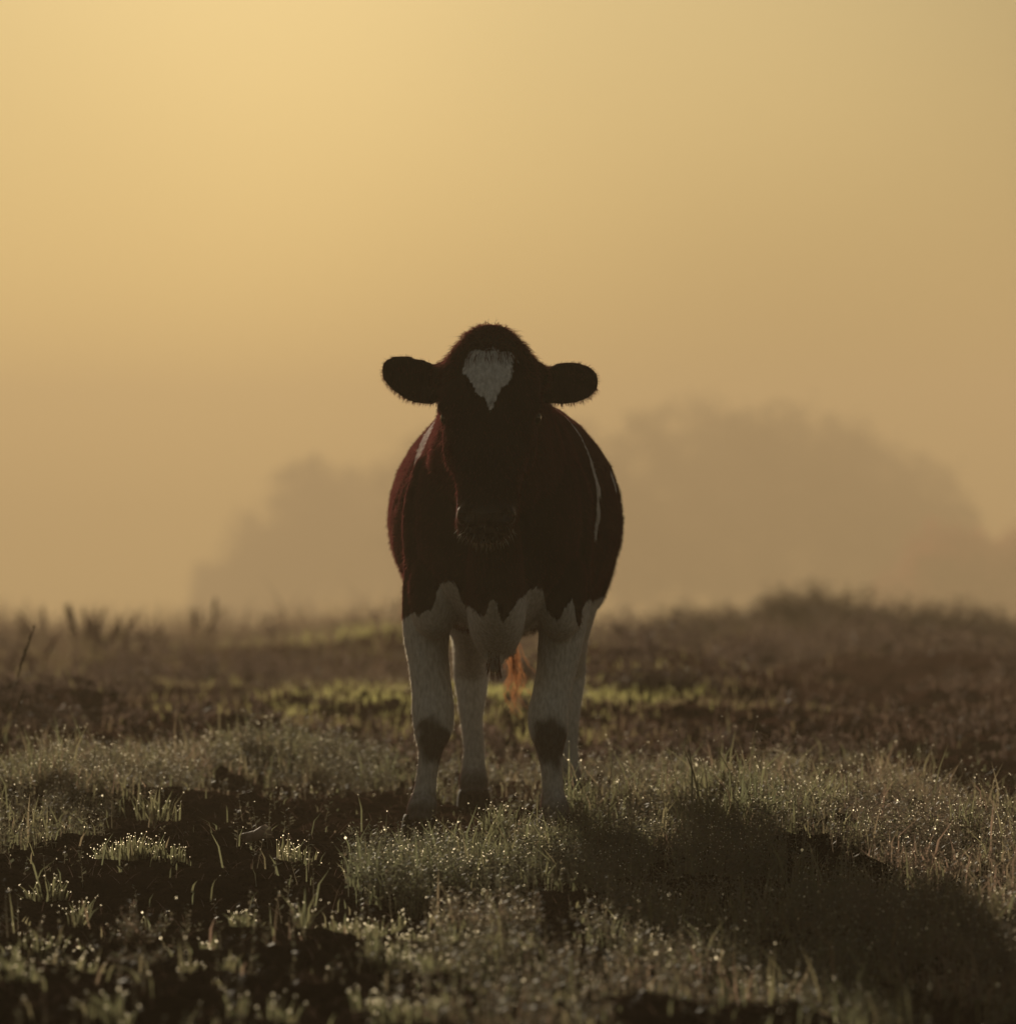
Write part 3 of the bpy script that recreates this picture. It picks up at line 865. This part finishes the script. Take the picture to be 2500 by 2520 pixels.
fl = np.stack([(P[ii, 0] - HX) * 3.0, np.full(len(ii), -.25), np.full(len(ii), -.05)], 1)
hair_obj('forelock', ii, .008, .030, .0006, .40, fl, M_HB, body, .45, 3, .45)
ii = rng.choice(top, 160)
fl = np.stack([(P[ii, 0] - HX) * 4.0 + rng.normal(0, .3, len(ii)), np.full(len(ii), -.2), np.full(len(ii), .15)], 1)
hair_obj('forelock', ii, .020, .045, .0006, .5, fl, M_HB, body, .4, 3, .5)
fr = np.where((P[:, 2] > 1.245) & (P[:, 2] < 1.29) & (P[:, 1] < -.47) & (np.abs(P[:, 0] - HX) < .085))[0]
if len(fr):
    ii = rng.choice(fr, 1300)
    fl = np.tile(np.array([0, -.3, -.9]), (len(ii), 1))
    hair_obj('forelock', ii, .015, .040, .0008, .35, fl, M_HB, body, .22, 3, .3)
sd_ = np.where((np.abs(np.abs(P[:, 0] - HX) - .105) < .025) & (P[:, 2] > 1.19) & (P[:, 2] < 1.29) & (P[:, 1] < -.33))[0]
ii = rng.choice(sd_, 1000)
fl = np.stack([np.sign(P[ii, 0] - HX) * .5, np.zeros(len(ii)), np.full(len(ii), -.35)], 1)
hair_obj('forelock', ii, .008, .024, .0006, .4, fl, M_HB, body, .3, 3, .3)
# muzzle whiskers and chin hairs
mu = np.where((P[:, 1] < -.50) & (P[:, 2] < .82) & (Nn[:, 2] < -.1))[0]
ii = rng.choice(mu, 150)
hair_obj('whiskers', ii, .010, .026, .00055, 1.0, np.tile(np.array([0, 0, -.45]), (len(ii), 1)), M_HW, body, .2, 2)
# hanging tuft below the brisket, belly fringe
br_ = np.where((P[:, 2] < .50) & (P[:, 2] > .42) & (np.abs(P[:, 0] + .036) < .016) & (Nn[:, 2] < -.3))[0]
if len(br_):
    ii = rng.choice(br_, 260)
    hair_obj('brisket_tuft', ii, .015, .040, .0008, .5, np.tile(np.array([0, 0, -.9]), (len(ii), 1)), M_HB, body, .16, 3)
be_ = np.where((P[:, 2] < .64) & (P[:, 1] > .3) & (P[:, 1] < 1.1) & (Nn[:, 2] < -.2) & (P[:, 2] > .5))[0]
ii = rng.choice(be_, 5000)
hair_obj('belly_fringe', ii, .012, .026, .0006, .7, np.tile(np.array([0, .2, -.5]), (len(ii), 1)), M_HB, body, .25, 2)
# tail switch: long wavy locks
n = 75
p = np.stack([.014 + rng.normal(0, .006, n), 1.655 + rng.normal(0, .006, n), .46 + rng.uniform(-.05, .05, n)], 1)
segs = 9; V = np.zeros((n, segs * 2, 3)); L = rng.uniform(.08, .17, n)
lock = rng.integers(0, 16, n); lph = rng.uniform(0, 6.28, 16); ld = rng.normal(0, .17, (16, 2)); ld[:, 0] += .04
for k in range(segs):
    t = k / (segs - 1)
    wx = np.sin(t * 9 + lph[lock]) * .016 * t + ld[lock, 0] * L * t + rng.normal(0, .0012, n)
    wy = np.cos(t * 8 + lph[lock]) * .008 * t + ld[lock, 1] * L * t
    c = p + np.stack([wx, wy, -L * t], 1)
    w = .0010 * (1 - .7 * t)
    V[:, 2 * k] = c - np.array([w, 0, 0]); V[:, 2 * k + 1] = c + np.array([w, 0, 0])
b = (np.arange(n) * segs * 2)[:, None]
Qs = np.concatenate([np.concatenate([b + 2 * k, b + 2 * k + 1, b + 2 * k + 3, b + 2 * k + 2], 1) for k in range(segs - 1)])
tag(obj('tail_switch', mesh_np('tail_switch', V.reshape(-1, 3), Qs, M_HT), body), kind='stuff')

# hooves: two claws on each foot
M_HOOF = mat_plain('hoof', (.018, .014, .012), .85, 20, .3, 60, .1)
def claw():
    rows = []
    for z, hx, y0, y1 in ((0, .024, -.062, .040), (.012, .024, -.058, .042), (.03, .0225, -.045, .042), (.05, .019, -.030, .040), (.062, .015, -.018, .034)):
        c, s = sup(TH, .8)
        rows.append(np.stack([hx * c, (y0 + y1) / 2 + (y1 - y0) / 2 * s, np.full_like(c, z)], 1))
    v, q, t = loft(rows)
    return mesh_np('hoof', v, [q, t], M_HOOF, True)
cm = claw()
for fx, fy in ((-.231, -.035), (.125, -.035), (-.098, 1.315), (.150, 1.315)):
    for s in (-1, 1):
        o = obj('hoof', cm, cow, (fx + s * .0245, fy, 0)); o.rotation_euler = (0, 0, -s * .06)
# eyes
M_EYE = mat_plain('eye_wet', (.010, .007, .006), .08, spec=.5)
rr = []
for f in np.linspace(-.98, .98, 13):
    q = math.sqrt(1 - f * f); rr.append(np.stack([.019 * q * np.cos(TH), .019 * q * np.sin(TH), np.full_like(TH, .019 * f)], 1))
v, q, t = loft(rr); em = mesh_np('eye', v, [q, t], M_EYE, True)
for s in (-1, 1):
    obj('eye', em, cow, (HX + s * .108, -.597, 1.090))

# ------------------------------------------------------------------ plants that stand apart
def stalk_mesh(name, H, lean, az, r0, head, head_r, mat, bend=.3, n=9, wob=.0):
    """stem as a slim 4 sided tube bending over; optional seed spike on its upper part"""
    c = []
    for k in range(n):
        t = k / (n - 1)
        off = (lean * t + bend * t * t) * H
        c.append((math.cos(az) * off + wob * math.sin(t * 7), math.sin(az) * off, H * t * math.sqrt(max(.2, 1 - (lean + bend * t) ** 2 * .6))))
    c = np.array(c)
    k4 = np.linspace(0, 2 * np.pi, 4, endpoint=False)
    rings = [c[i] + np.stack([np.cos(k4), np.sin(k4), 0 * k4], 1) * r0 * (1 - .6 * i / (n - 1)) for i in range(n)]
    v, q, t = loft(rings)
    me = mesh_np(name, v, [q, t], mat, True, {'rnd': rng.random(len(v))})
    hd = None
    if head > 0:
        m = int(90 * head / .1); ss = 1 - rng.random(m) * head / H
        cc = np.stack([np.interp(ss, np.linspace(0, 1, n), c[:, j]) for j in range(3)], 1)
        a = rng.uniform(0, 6.28, m)
        taper = np.sin(np.clip((1 - ss) / (head / H), 0.05, 1) * np.pi * .85 + .2)
        d = np.stack([np.cos(a), np.sin(a), rng.uniform(.6, 1.6, m)], 1); d /= np.linalg.norm(d, axis=1)[:, None]
        L = head_r * rng.uniform(.7, 1.4, m) * (.3 + .7 * taper)
        s = np.stack([-np.sin(a), np.cos(a), 0 * a], 1) * (L * .28)[:, None]
        V = np.stack([cc, cc + d * L[:, None] * .5 + s, cc + d * L[:, None], cc + d * L[:, None] * .5 - s], 1).reshape(-1, 3)
        hd = mesh_np('seed_head', V, np.arange(m * 4).reshape(-1, 4), mat, False, {'rnd': np.repeat(rng.random(m), 4)})
    return me, hd

def gz1(x, y): return float(hgt(np.array([x]), np.array([y]))[0])

def seed_stalk(name, px, py_top, d, px_base, label, cat='grass', group=None, r0=.0013, head=.09, head_r=.010, mat=None, bend=.15):
    xb, xt = (px_base - 1250) * d / FPX, (px - 1250) * d / FPX
    z0 = gz1(xb, d); H = CAM_H - (py_top - 1260) * d / FPX - z0
    dx = xt - xb
    H2 = math.hypot(H, dx)
    ln = abs(dx) / H2
    me, hd = stalk_mesh('stem', H2, ln * .55, 0 if dx >= 0 else math.pi, r0, head, head_r, mat or M_DRY, ln * .45 + bend * .2)
    o = empty(name, (xb, d, z0))
    tag(o, label, cat, group)
    obj('stem', me, o)
    if hd: obj('seed_head', hd, o)
    return o

seed_stalk('grass_stalk', 73, 1545, 17.5, -10, 'tall leaning grass stalk with a long dark seed spike', 'grass stalk', r0=.0018, head=.16, head_r=.012)
seed_stalk('grass_stalk', 52, 1700, 17.0, -6, 'shorter leaning grass stalk beside the tall dark seed spike', 'grass stalk', r0=.0016, head=.09, head_r=.010)
G = 'bare dark stalks rising from the turf'
for px, pt, d, pb in ((1503, 1866, 14.6, 1494), (1648, 1856, 14.9, 1684), (1570, 1904, 14.4, 1556), (1520, 1930, 14.3, 1522), (1716, 1930, 14.7, 1712), (2236, 1780, 16.2, 2262), (2322, 1798, 16.0, 2318),
                      (2362, 1786, 16.3, 2356), (2290, 1832, 15.9, 2300), (2110, 1840, 15.8, 2112), (2060, 1772, 16.4, 2082), (2400, 1842, 16.0, 2360), (2072, 2020, 13.6, 2068), (2150, 2070, 13.3, 2132), (230, 1842, 16.0, 226)):
    seed_stalk('dark_stalk', px, pt, d, pb, 'thin bare dark stalk rising above the dewy turf', 'stalk', G, r0=.0012, head=.02, head_r=.004, bend=.1)
# open panicle beside the stalks
o = seed_stalk('panicle_grass', 1890, 1810, 14.9, 1838, 'slender grass with an open airy panicle of small seeds', 'grass', r0=.0010, head=0)
xb = (1838 - 1250) * 14.9 / FPX; Hh = CAM_H - (1810 - 1260) * 14.9 / FPX - gz1(xb, 14.9)
V, Fp, off = [], [], 0
for k in range(26):
    t = .72 + .28 * rng.random(); a = rng.uniform(0, 6.28); L = rng.uniform(.015, .045)
    b0 = np.array([(1890 - 1838) * 14.9 / FPX * t, 0, Hh * t]); e = b0 + np.array([math.cos(a) * L, math.sin(a) * L, rng.uniform(-.008, .02)])
    V += [b0, b0 + np.array([0, 0, .0012]), e]; Fp.append((off, off + 1, off + 2)); off += 3
    for u in OCT_V: V.append(e + u * np.array([.0022, .0022, .0034]))
    Fp += [tuple(q + off for q in f) for f in OCT_F]; off += 6
obj('panicle', mesh_np('panicle', np.array(V), np.array(Fp), M_DRY, False, {'rnd': rng.random(len(V))}), o)

# arching blade beside the right fore leg
seed_stalk('arching_stalk', 1470, 1905, 15.2, 1385, 'thin dark stalk arching out beside the right fore leg', 'stalk', r0=.0010, head=0, bend=1.2)

def tuft_obj(name, px, py, n, L, spread, label, cat, group=None, mat=None, w=(.0030, .0060), dew=.6, dry=.25):
    x, y = at(px, py); z = gz1(x, y)
    o = empty(name, (x, y, z)); tag(o, label, cat, group)
    n = int(n * 1.7); r = spread * rng.random(n) ** .7; a = rng.uniform(0, 6.28, n)
    bx, by = r * np.cos(a), r * np.sin(a)
    V, Q, T, ra, tp = blades(bx, by, hgt(bx + x, by + y) - z, L * .85 * rng.uniform(.35, 1.15, n), rng.uniform(*w, n), rng.uniform(.0, .6, n), a + rng.normal(0, .9, n), rng.uniform(-.05, .3, n), np.clip(dry + rng.normal(0, .15, n), 0, 1))
    obj('leaves', mesh_np('leaves', V, [Q, T], mat or M_BLADE, False, {'rnd': ra}), o)
    k = rng.random(n) < dew
    if k.sum():
        v, f = drops(tp[k], rng.uniform(.0009, .0016, int(k.sum())))
        tag(obj('dew_drops', mesh_np('dew_drops', v, f, M_DEW, True), o), kind='stuff')
    return o
G = 'lone grass tufts on the bare soil'
LB = 'small dewy grass tuft growing alone on the bare soil'
for px, py, n, L, sp in ((320, 2135, 70, .06, .085), (425, 2140, 26, .045, .05), (275, 2130, 30, .055, .04), (110, 2195, 26, .06, .05), (195, 2215, 14, .06, .025), (195, 2245, 8, .07, .012), (702, 2120, 18, .075, .022), (745, 2130, 26, .05, .04),
                     (622, 2255, 14, .06, .018), (592, 2285, 20, .045, .03), (742, 2285, 9, .11, .012), (505, 2320, 8, .05, .01), (560, 2410, 7, .055, .01), (690, 2500, 18, .07, .03), (585, 2485, 8, .05, .012), (265, 2525, 20, .07, .035),
                     (40, 2460, 20, .05, .045), (850, 2290, 40, .05, .055), (935, 2290, 34, .05, .05), (1010, 2320, 30, .04, .05), (985, 2385, 50, .055, .07), (1080, 2400, 40, .055, .06), (1115, 2345, 10, .09, .012), (900, 2480, 18, .05, .03),
                     (1560, 2215, 30, .06, .05), (1580, 2330, 16, .06, .03), (1200, 2330, 26, .06, .04), (1000, 2510, 40, .05, .06), (100, 2330, 40, .05, .07), (210, 2320, 16, .06, .02), (180, 2390, 30, .045, .06), (470, 2390, 14, .03, .04), (530, 2060, 8, .03, .012)):
    if n >= 40: tuft_obj('grass_tuft', px, py, n, L, sp, 'broad low dewy grass tuft standing alone on the bare soil', 'grass tuft', 'broad grass tufts on the bare soil')
    elif n >= 20: tuft_obj('grass_tuft', px, py, n, L, sp, LB, 'grass tuft', G)
    else: tuft_obj('grass_sprig', px, py, n, L, sp, 'sparse sprig of a few dewy blades sticking out of the bare soil', 'grass sprig', 'sparse sprigs on the bare soil')
# stout seedling pairs of broad blades
tuft_obj('grass_tuft', 1085, 2190, 130, .10, .13, 'large spreading tuft of long pale dewy blades in front of the hooves', 'grass tuft', dew=.45, dry=.12)
tuft_obj('grass_tuft', 1240, 2060, 60, .10, .06, 'tall tuft of broad blades standing between the fore hooves', 'grass tuft', dew=.4, dry=.15)
tuft_obj('grass_tuft', 1420, 2040, 22, .15, .03, 'loose tuft of broad pale blades beside the right fore hoof', 'grass tuft', w=(.004, .008), dew=.3, dry=.2)
tuft_obj('grass_tuft', 1045, 2100, 20, .09, .05, 'upright blades screening the left fore hoof', 'grass tuft', dew=.6, dry=.2)
tuft_obj('grass_tuft', 390, 2035, 34, .11, .06, 'tuft of long leaning blades at the edge of the left turf', 'grass tuft', dew=.4, dry=.35)
tuft_obj('grass_tuft', 2150, 2190, 46, .13, .08, 'tuft of long straw coloured blades leaning over the shaded hollow', 'grass tuft', dew=.4, dry=.6)
tuft_obj('grass_tuft', 1990, 2040, 60, .13, .12, 'tall pale grass tuft standing among the right herbs', 'grass tuft', dew=.4, dry=.4)
tuft_obj('grass_tuft', 2210, 1960, 60, .17, .12, 'tall wispy grass tuft with wet tips behind the right turf', 'grass tuft', dew=.35, dry=.7)

def leafy(name, px, py, H, stems, label, cat, leaf=.016, mat=None, spread=.04, d=None, per=14, group=None):
    x, y = at(px, py)
    if d:
        k = float(far(d)) / d; d = float(far(d)); H, leaf, spread = H * k * (1.5 if k > 1.2 else 1), leaf * k, spread * k * (1.25 if k > 1.2 else 1)
        x, y = (px - 1250) * d / FPX, d
    z = gz1(x, y); o = empty(name, (x, y, z)); tag(o, label, cat, group)
    VV, FF, RR, SV, SF, tips = [], [], [], [], [], []
    for s in range(stems):
        a = rng.uniform(0, 6.28); r = spread * math.sqrt(rng.random()); h = H * rng.uniform(.4, 1.0) * (1 - .7 * (r / spread) ** 2); ln = rng.uniform(.0, .35)
        b0 = np.array([math.cos(a) * r * .4, math.sin(a) * r * .4, -.005]); e = np.array([math.cos(a) * (r + ln * h), math.sin(a) * (r + ln * h), h])
        w = .0011 * H / .1
        SV += [b0 - (w, 0, 0), b0 + (w, 0, 0), e + (w * .3, 0, 0), e - (w * .3, 0, 0)]; k = len(SV) - 4; SF.append((k, k + 1, k + 2, k + 3))
        for j in range(per):
            t = .2 + .8 * (j + rng.random()) / per; p = b0 + (e - b0) * t + rng.normal(0, .045 * H, 3) * (per > 16)
            aa = rng.uniform(0, 6.28); L = leaf * rng.uniform(.6, 1.3) * (1.2 - .6 * t)
            dd = np.array([math.cos(aa), math.sin(aa), rng.uniform(-.2, .9)]); dd /= np.linalg.norm(dd)
            sd2 = np.cross(dd, (0, 0, 1)); sd2 = sd2 / np.linalg.norm(sd2) * L * .3 + np.array([0, 0, rng.uniform(-.15, .15) * L])
            k = len(VV); VV += [p, p + dd * L * .5 + sd2, p + dd * L, p + dd * L * .5 - sd2]; FF.append((k, k + 1, k + 2, k + 3)); RR += [rng.random()] * 4
            if rng.random() < .12: tips.append(p + dd * L)
    obj('stems', mesh_np('stems', np.array(SV), np.array(SF), M_DRY, False, {'rnd': rng.random(len(SV))}), o)
    obj('foliage', mesh_np('foliage', np.array(VV), np.array(FF), mat or M_HERB, False, {'rnd': np.array(RR)}), o)
    return o, np.array(tips)
o, tp = leafy('leafy_weed', 345, 2300, .11, 26, 'bushy small leafed weed with a taller sprig on bare soil', 'weed', .014, spread=.07)
v, f = drops(tp, rng.uniform(.0005, .0010, len(tp))); tag(obj('dew_drops', mesh_np('dew_drops', v, f, M_DEW, True), o), kind='stuff')
leafy('leafy_weed', 320, 2285, .135, 3, 'single upright leafy sprig rising out of the bushy weed', 'weed', .016, spread=.012)
leafy('leafy_weed', 350, 2380, .05, 22, 'low creeping weed below the bushy weed', 'weed', .012, spread=.07)
leafy('leafy_weed', 1140, 2265, .085, 30, 'low reddish herb clump between the tuft and bare soil', 'weed', .011, spread=.08)
leafy('leafy_weed', 1380, 2090, .09, 9, 'leafy sprig in front of the right fore hoof', 'weed', .010, spread=.03)
leafy('broad_leaf_seedling', 150, 2425, .07, 3, 'broad leafed grey green seedling in the dark soil', 'seedling', .035, spread=.015, per=4)

# stone
x, y = at(632, 2088)
rr = []
for f in np.linspace(-.95, .95, 9):
    q = math.sqrt(1 - f * f); t14 = TH
    jit = 1 + .28 * (vnoise(np.cos(t14) * 1.7 + 9 + f * 2, np.sin(t14) * 1.7 + 4 + f * 3) - .5) * 2
    rr.append(np.stack([.040 * q * np.cos(t14) * jit + f * .012, .03 * q * np.sin(t14) * jit, .022 * f * (1 + .4 * np.cos(t14 + .6)) + 0 * t14], 1))
v, q, t = loft(rr)
tag(obj('stone', mesh_np('stone', v, [q, t], M_STONE), None, (x, y, gz1(x, y) + .012)), 'small pale brown stone lying on the dark soil', 'stone')

# dark low shrub in the left middle distance
leafy('shrub', 130, 1850, .20, 60, 'dark low shrub in front of the tall misty grass', 'shrub', .03, M_WEED, .20, d=21.0, per=22)
leafy('shrub', 500, 1700, .16, 40, 'dark rounded shrub under the tall grass spike', 'shrub', .03, M_WEED, .14, d=28.0, per=20)
leafy('shrub', 330, 1740, .15, 40, 'dark shrub between the two other low shrubs', 'shrub', .03, M_WEED, .14, d=26.0, per=20)
leafy('bush', 1980, 1560, 0.24, 192, 'bushy weed crowning the hummock against the mist', 'bush', .04, M_WEED, .30, d=37.0, per=20)
leafy('bush', 1930, 1560, 0.19, 112, 'smaller bushy weed beside the one crowning the hummock', 'bush', .04, M_WEED, .22, d=38.0, per=20)
leafy('bush', 2200, 1600, 0.19, 192, 'broad low bush on the hummock with tall seed heads', 'bush', .035, M_WEED, .50, d=36.0, per=20)
leafy('bush', 2440, 1600, 0.21, 160, 'dense bush at the foot of the far slope', 'bush', .04, M_WEED, .42, d=35.0, per=20)
leafy('bush', 1740, 1600, 0.19, 176, 'low bush on the hummock behind the lush mound', 'bush', .035, M_WEED, .42, d=38.0, per=18)
leafy('bush', 1650, 1600, .22, 110, 'shaggy bush nearest the shaded flank on the far hummocks', 'bush', .035, M_WEED, .30, d=36.0, per=18)
leafy('bush', 2080, 1590, .24, 120, 'shaggy bush between the crowning weed and the broad low bush', 'bush', .04, M_WEED, .34, d=37.0, per=18)
leafy('bush', 2340, 1600, .22, 110, 'shaggy bush between the broad low bush and the dense one', 'bush', .04, M_WEED, .34, d=36.0, per=18)
leafy('bush', 1620, 1760, .16, 90, 'grassy dark bush on top of the lush mound', 'bush', .03, M_WEED, .26, d=24.5, per=18)

# tall seeding grass clumps on the crest
def tall_clump(px, py_top, d, spread, n, label, group):
    n = int(n * 1.3); k = float(far(d)) / d; d = float(far(d)); spread *= k * 1.3; x = (px - 1250) * d / FPX; z = gz1(x, d)
    H = max(.18, CAM_H - (py_top - 1260) * d / FPX - z)
    o = empty('tall_grass', (x, d, z)); tag(o, label, 'tall grass', group)
    a = rng.uniform(0, 6.28, n); r = spread * np.sqrt(rng.random(n))
    bx, by = r * np.cos(a), r * np.sin(a)
    V, Q, T, ra, tp = blades(bx, by, np.full(n, -.02), H * rng.uniform(.4, 1.0, n), rng.uniform(.004, .008, n) * k, rng.uniform(0, .45, n), a + rng.normal(0, .6, n), rng.uniform(0, .4, n), rng.uniform(.3, .8, n))
    obj('leaves', mesh_np('leaves', V, [Q, T], M_FAR, False, {'rnd': ra}), o)
    H *= 1.1
    for q in range(max(3, n // 14)):
        me, hd = stalk_mesh('stem', H * rng.uniform(.75, 1.05), rng.uniform(0, .35), rng.uniform(0, 6.28), .004, .22, .026, M_DRYHEAD, rng.uniform(0, .4))
        lo = (rng.normal(0, spread * .4), rng.normal(0, spread * .4), -.02)
        obj('stem', me, o, lo); obj('seed_head', hd, o, lo)
G = 'seeding grass clumps along the crest'
LB = 'tall misty clump of seeding grass on the crest'
for px, pt, d, sp, n in ((60, 1560, 27, .22, 90), (150, 1500, 31, .25, 90), (230, 1500, 29, .20, 90), (270, 1540, 33, .25, 90), (330, 1530, 30, .22, 70), (400, 1590, 29, .25, 70), (570, 1590, 34, .25, 60), (690, 1590, 33, .25, 60), (790, 1570, 36, .3, 60),
                     (860, 1510, 37, .16, 60), (920, 1560, 38, .3, 60), (1540, 1560, 38, .3, 60), (1600, 1570, 37, .25, 50), (1840, 1540, 39, .25, 50), (2320, 1560, 37, .25, 50), (2480, 1530, 36, .2, 50)):
    tall_clump(px, pt, d, sp, n, LB, G)
tall_clump(495, 1455, 31, .05, 34, 'single tall narrow grass spike standing above the other clumps', None)
G = 'round seed heads on the hummocks'
for px, pt, d in ((1672, 1500, 37), (1802, 1515, 38), (2080, 1520, 36), (2114, 1508, 36), (2246, 1532, 34), (2330, 1540, 35), (2380, 1540, 35), (1760, 1545, 36), (2010, 1500, 37), (1890, 1520, 37)):
    d = float(far(d)); x = (px - 1250) * d / FPX; z = gz1(x, d); H = max(.22, CAM_H - (pt - 1260) * d / FPX - z)
    o = empty('seed_head_weed', (x, d, z)); tag(o, 'thin weed with a dark round seed head on the hummock', 'weed', G)
    me, hd = stalk_mesh('stem', H, .05, rng.uniform(0, 6.28), .006, .08, .055, M_WEED, .05)
    obj('stem', me, o); obj('seed_head', hd, o)

# ------------------------------------------------------------------ trees in the mist
def tree(px, top, d, rad, label, mat, group=None):
    d, rad = d * 1.7, rad * 1.7
    x = (px - 1250) * d / FPX; z0 = gz1(x, d) - .15; H = CAM_H - (top - 1260) * d / FPX - z0
    o = empty('tree', (x, d, z0)); tag(o, label, 'tree', group)
    k8 = np.linspace(0, 2 * np.pi, 8, endpoint=False)
    def limb(p0, p1, r0, r1, n=6, w=.3):
        c = np.linspace(0, 1, n)[:, None]; C = p0 + (p1 - p0) * c; C[1:-1] += rng.normal(0, w, (n - 2, 3)) * .4
        return loft([C[i] + np.stack([np.cos(k8), np.sin(k8), 0 * k8], 1) * (r0 + (r1 - r0) * i / (n - 1)) for i in range(n)])
    Ls = [limb(np.array([0, 0, 0.]), np.array([rng.normal(0, .3), rng.normal(0, .3), H * .72]), .028 * H, .008 * H, 8)]
    centres = []
    for k in range(16):
        t = rng.uniform(.22, .70); a = rng.uniform(0, 6.28)
        e = np.array([math.cos(a) * rad * rng.uniform(.4, .85), math.sin(a) * rad * rng.uniform(.4, .85), H * min(.93, t + rng.uniform(.1, .3))])
        Ls.append(limb(np.array([0, 0, H * t]), e, .009 * H, .003 * H)); centres.append(e)
    V, Q, T, off = [], [], [], 0
    for v, q, t in Ls: V.append(v); Q.append(q + off); T.append(t + off); off += len(v)
    obj('trunk', mesh_np('trunk', np.concatenate(V), [np.concatenate(Q), np.concatenate(T)], M_BARK, True), o)
    # crown: clumps of leaves through the volume
    m = 125
    u = rng.normal(size=(m, 3)); u /= np.linalg.norm(u, axis=1)[:, None]; u *= (rng.random(m) ** .45)[:, None]
    cc = u * np.array([rad, rad, H * .37]) + np.array([0, 0, H * .60]) + rng.normal(0, .25, (m, 3))
    cc = np.concatenate([cc, np.array(centres)])
    nl = 70; cr = rng.uniform(.45, 1.15, len(cc)) * rad / 4.2
    p = np.repeat(cc, nl, 0) + rng.normal(size=(len(cc) * nl, 3)) * np.repeat(cr, nl)[:, None] * np.array([.62, .62, .45])
    p[:, 2] = np.clip(p[:, 2], H * .10, H * 1.02)
    n = len(p); L = rng.uniform(.18, .42, n)
    d1 = rng.normal(size=(n, 3)); d1 /= np.linalg.norm(d1, axis=1)[:, None]
    d2 = np.cross(d1, rng.normal(size=(n, 3))); d2 /= np.linalg.norm(d2, axis=1)[:, None]
    Vl = np.stack([p, p + d1 * L[:, None] + d2 * L[:, None] * .4, p + d1 * 2 * L[:, None], p + d1 * L[:, None] - d2 * L[:, None] * .4], 1).reshape(-1, 3)
    obj('crown', mesh_np('crown', Vl, np.arange(n * 4).reshape(-1, 4), mat, False, {'rnd': np.repeat(rng.random(n), 4)}), o)
G = 'misty trees beyond the meadow'
for px, top, d, rad, lb in ((570, 1390, 300, 2.2, 'low round tree at the outer end of the shorter misty clump'), (670, 1265, 290, 2.8, 'second misty tree from the outer end of the shorter clump'),
                            (775, 1130, 285, 2.6, 'third misty tree from the outer end of the shorter clump'), (860, 1195, 300, 3.0, 'misty tree in the dip of the shorter clump before the flank of the cow'),
                            (960, 1120, 290, 3.6, 'misty tree that rises behind the sunlit flank of the cow'), (1090, 1080, 280, 3.4, 'misty tree mostly hidden behind the cow at its sunlit side'),
                            (1230, 1060, 300, 3.6, 'misty tree hidden right behind the body of the cow'), (1370, 1050, 290, 3.4, 'misty tree mostly hidden behind the cow at its shaded side'),
                            (1540, 1030, 270, 3.2, 'first misty tree of the taller clump beside the shaded flank of the cow'), (1690, 1010, 285, 3.6, 'second misty tree of the taller clump from the cow'),
                            (1790, 1040, 300, 3.4, 'misty tree in the dip just before the tallest tree'), (1885, 985, 265, 4.0, 'tallest tree of the misty tree line'),
                            (2040, 1035, 280, 3.4, 'misty tree next after the tallest tree on the falling slope'), (2170, 1110, 290, 3.2, 'second misty tree after the tallest tree down the slope of crowns'),
                            (2290, 1200, 275, 2.8, 'last green misty tree before the russet trees')):
    f = 1.28 if px < 1000 else 1.12
    tree(px, top - (20 if px < 1000 else 50), d * f, rad * f, lb, M_TREE, G)
tree(2400, 1250, 240, 2.9, 'russet leaved tree at the low end of the misty tree line', M_TREE_RED)
tree(2320, 1330, 235, 2.6, 'smaller russet tree in front of the low end of the misty tree line', M_TREE_RED)

# ------------------------------------------------------------------ haze
bm_v = np.array([(sx * 405.0, yy, zz) for zz in (-17.5, 16.0) for yy in (-125.0, 705.0) for sx in (-1, 1)])
bm_f = np.array([(0, 1, 3, 2), (4, 6, 7, 5), (0, 4, 5, 1), (2, 3, 7, 6), (0, 2, 6, 4), (1, 5, 7, 3)])[:, ::-1]
m, n_, l_ = new_mat('mist')
out = n_.new('ShaderNodeOutputMaterial'); pv = n_.new('ShaderNodeVolumePrincipled')
pv.inputs['Color'].default_value = (.94, .72, .47, 1)
pv.inputs['Density'].default_value = .0029
pv.inputs['Anisotropy'].default_value = .05
l_.new(pv.outputs[0], out.inputs['Volume'])
tag(obj('haze', mesh_np('haze', bm_v, bm_f, m)), 'golden morning mist filling the meadow', 'mist', kind='stuff')
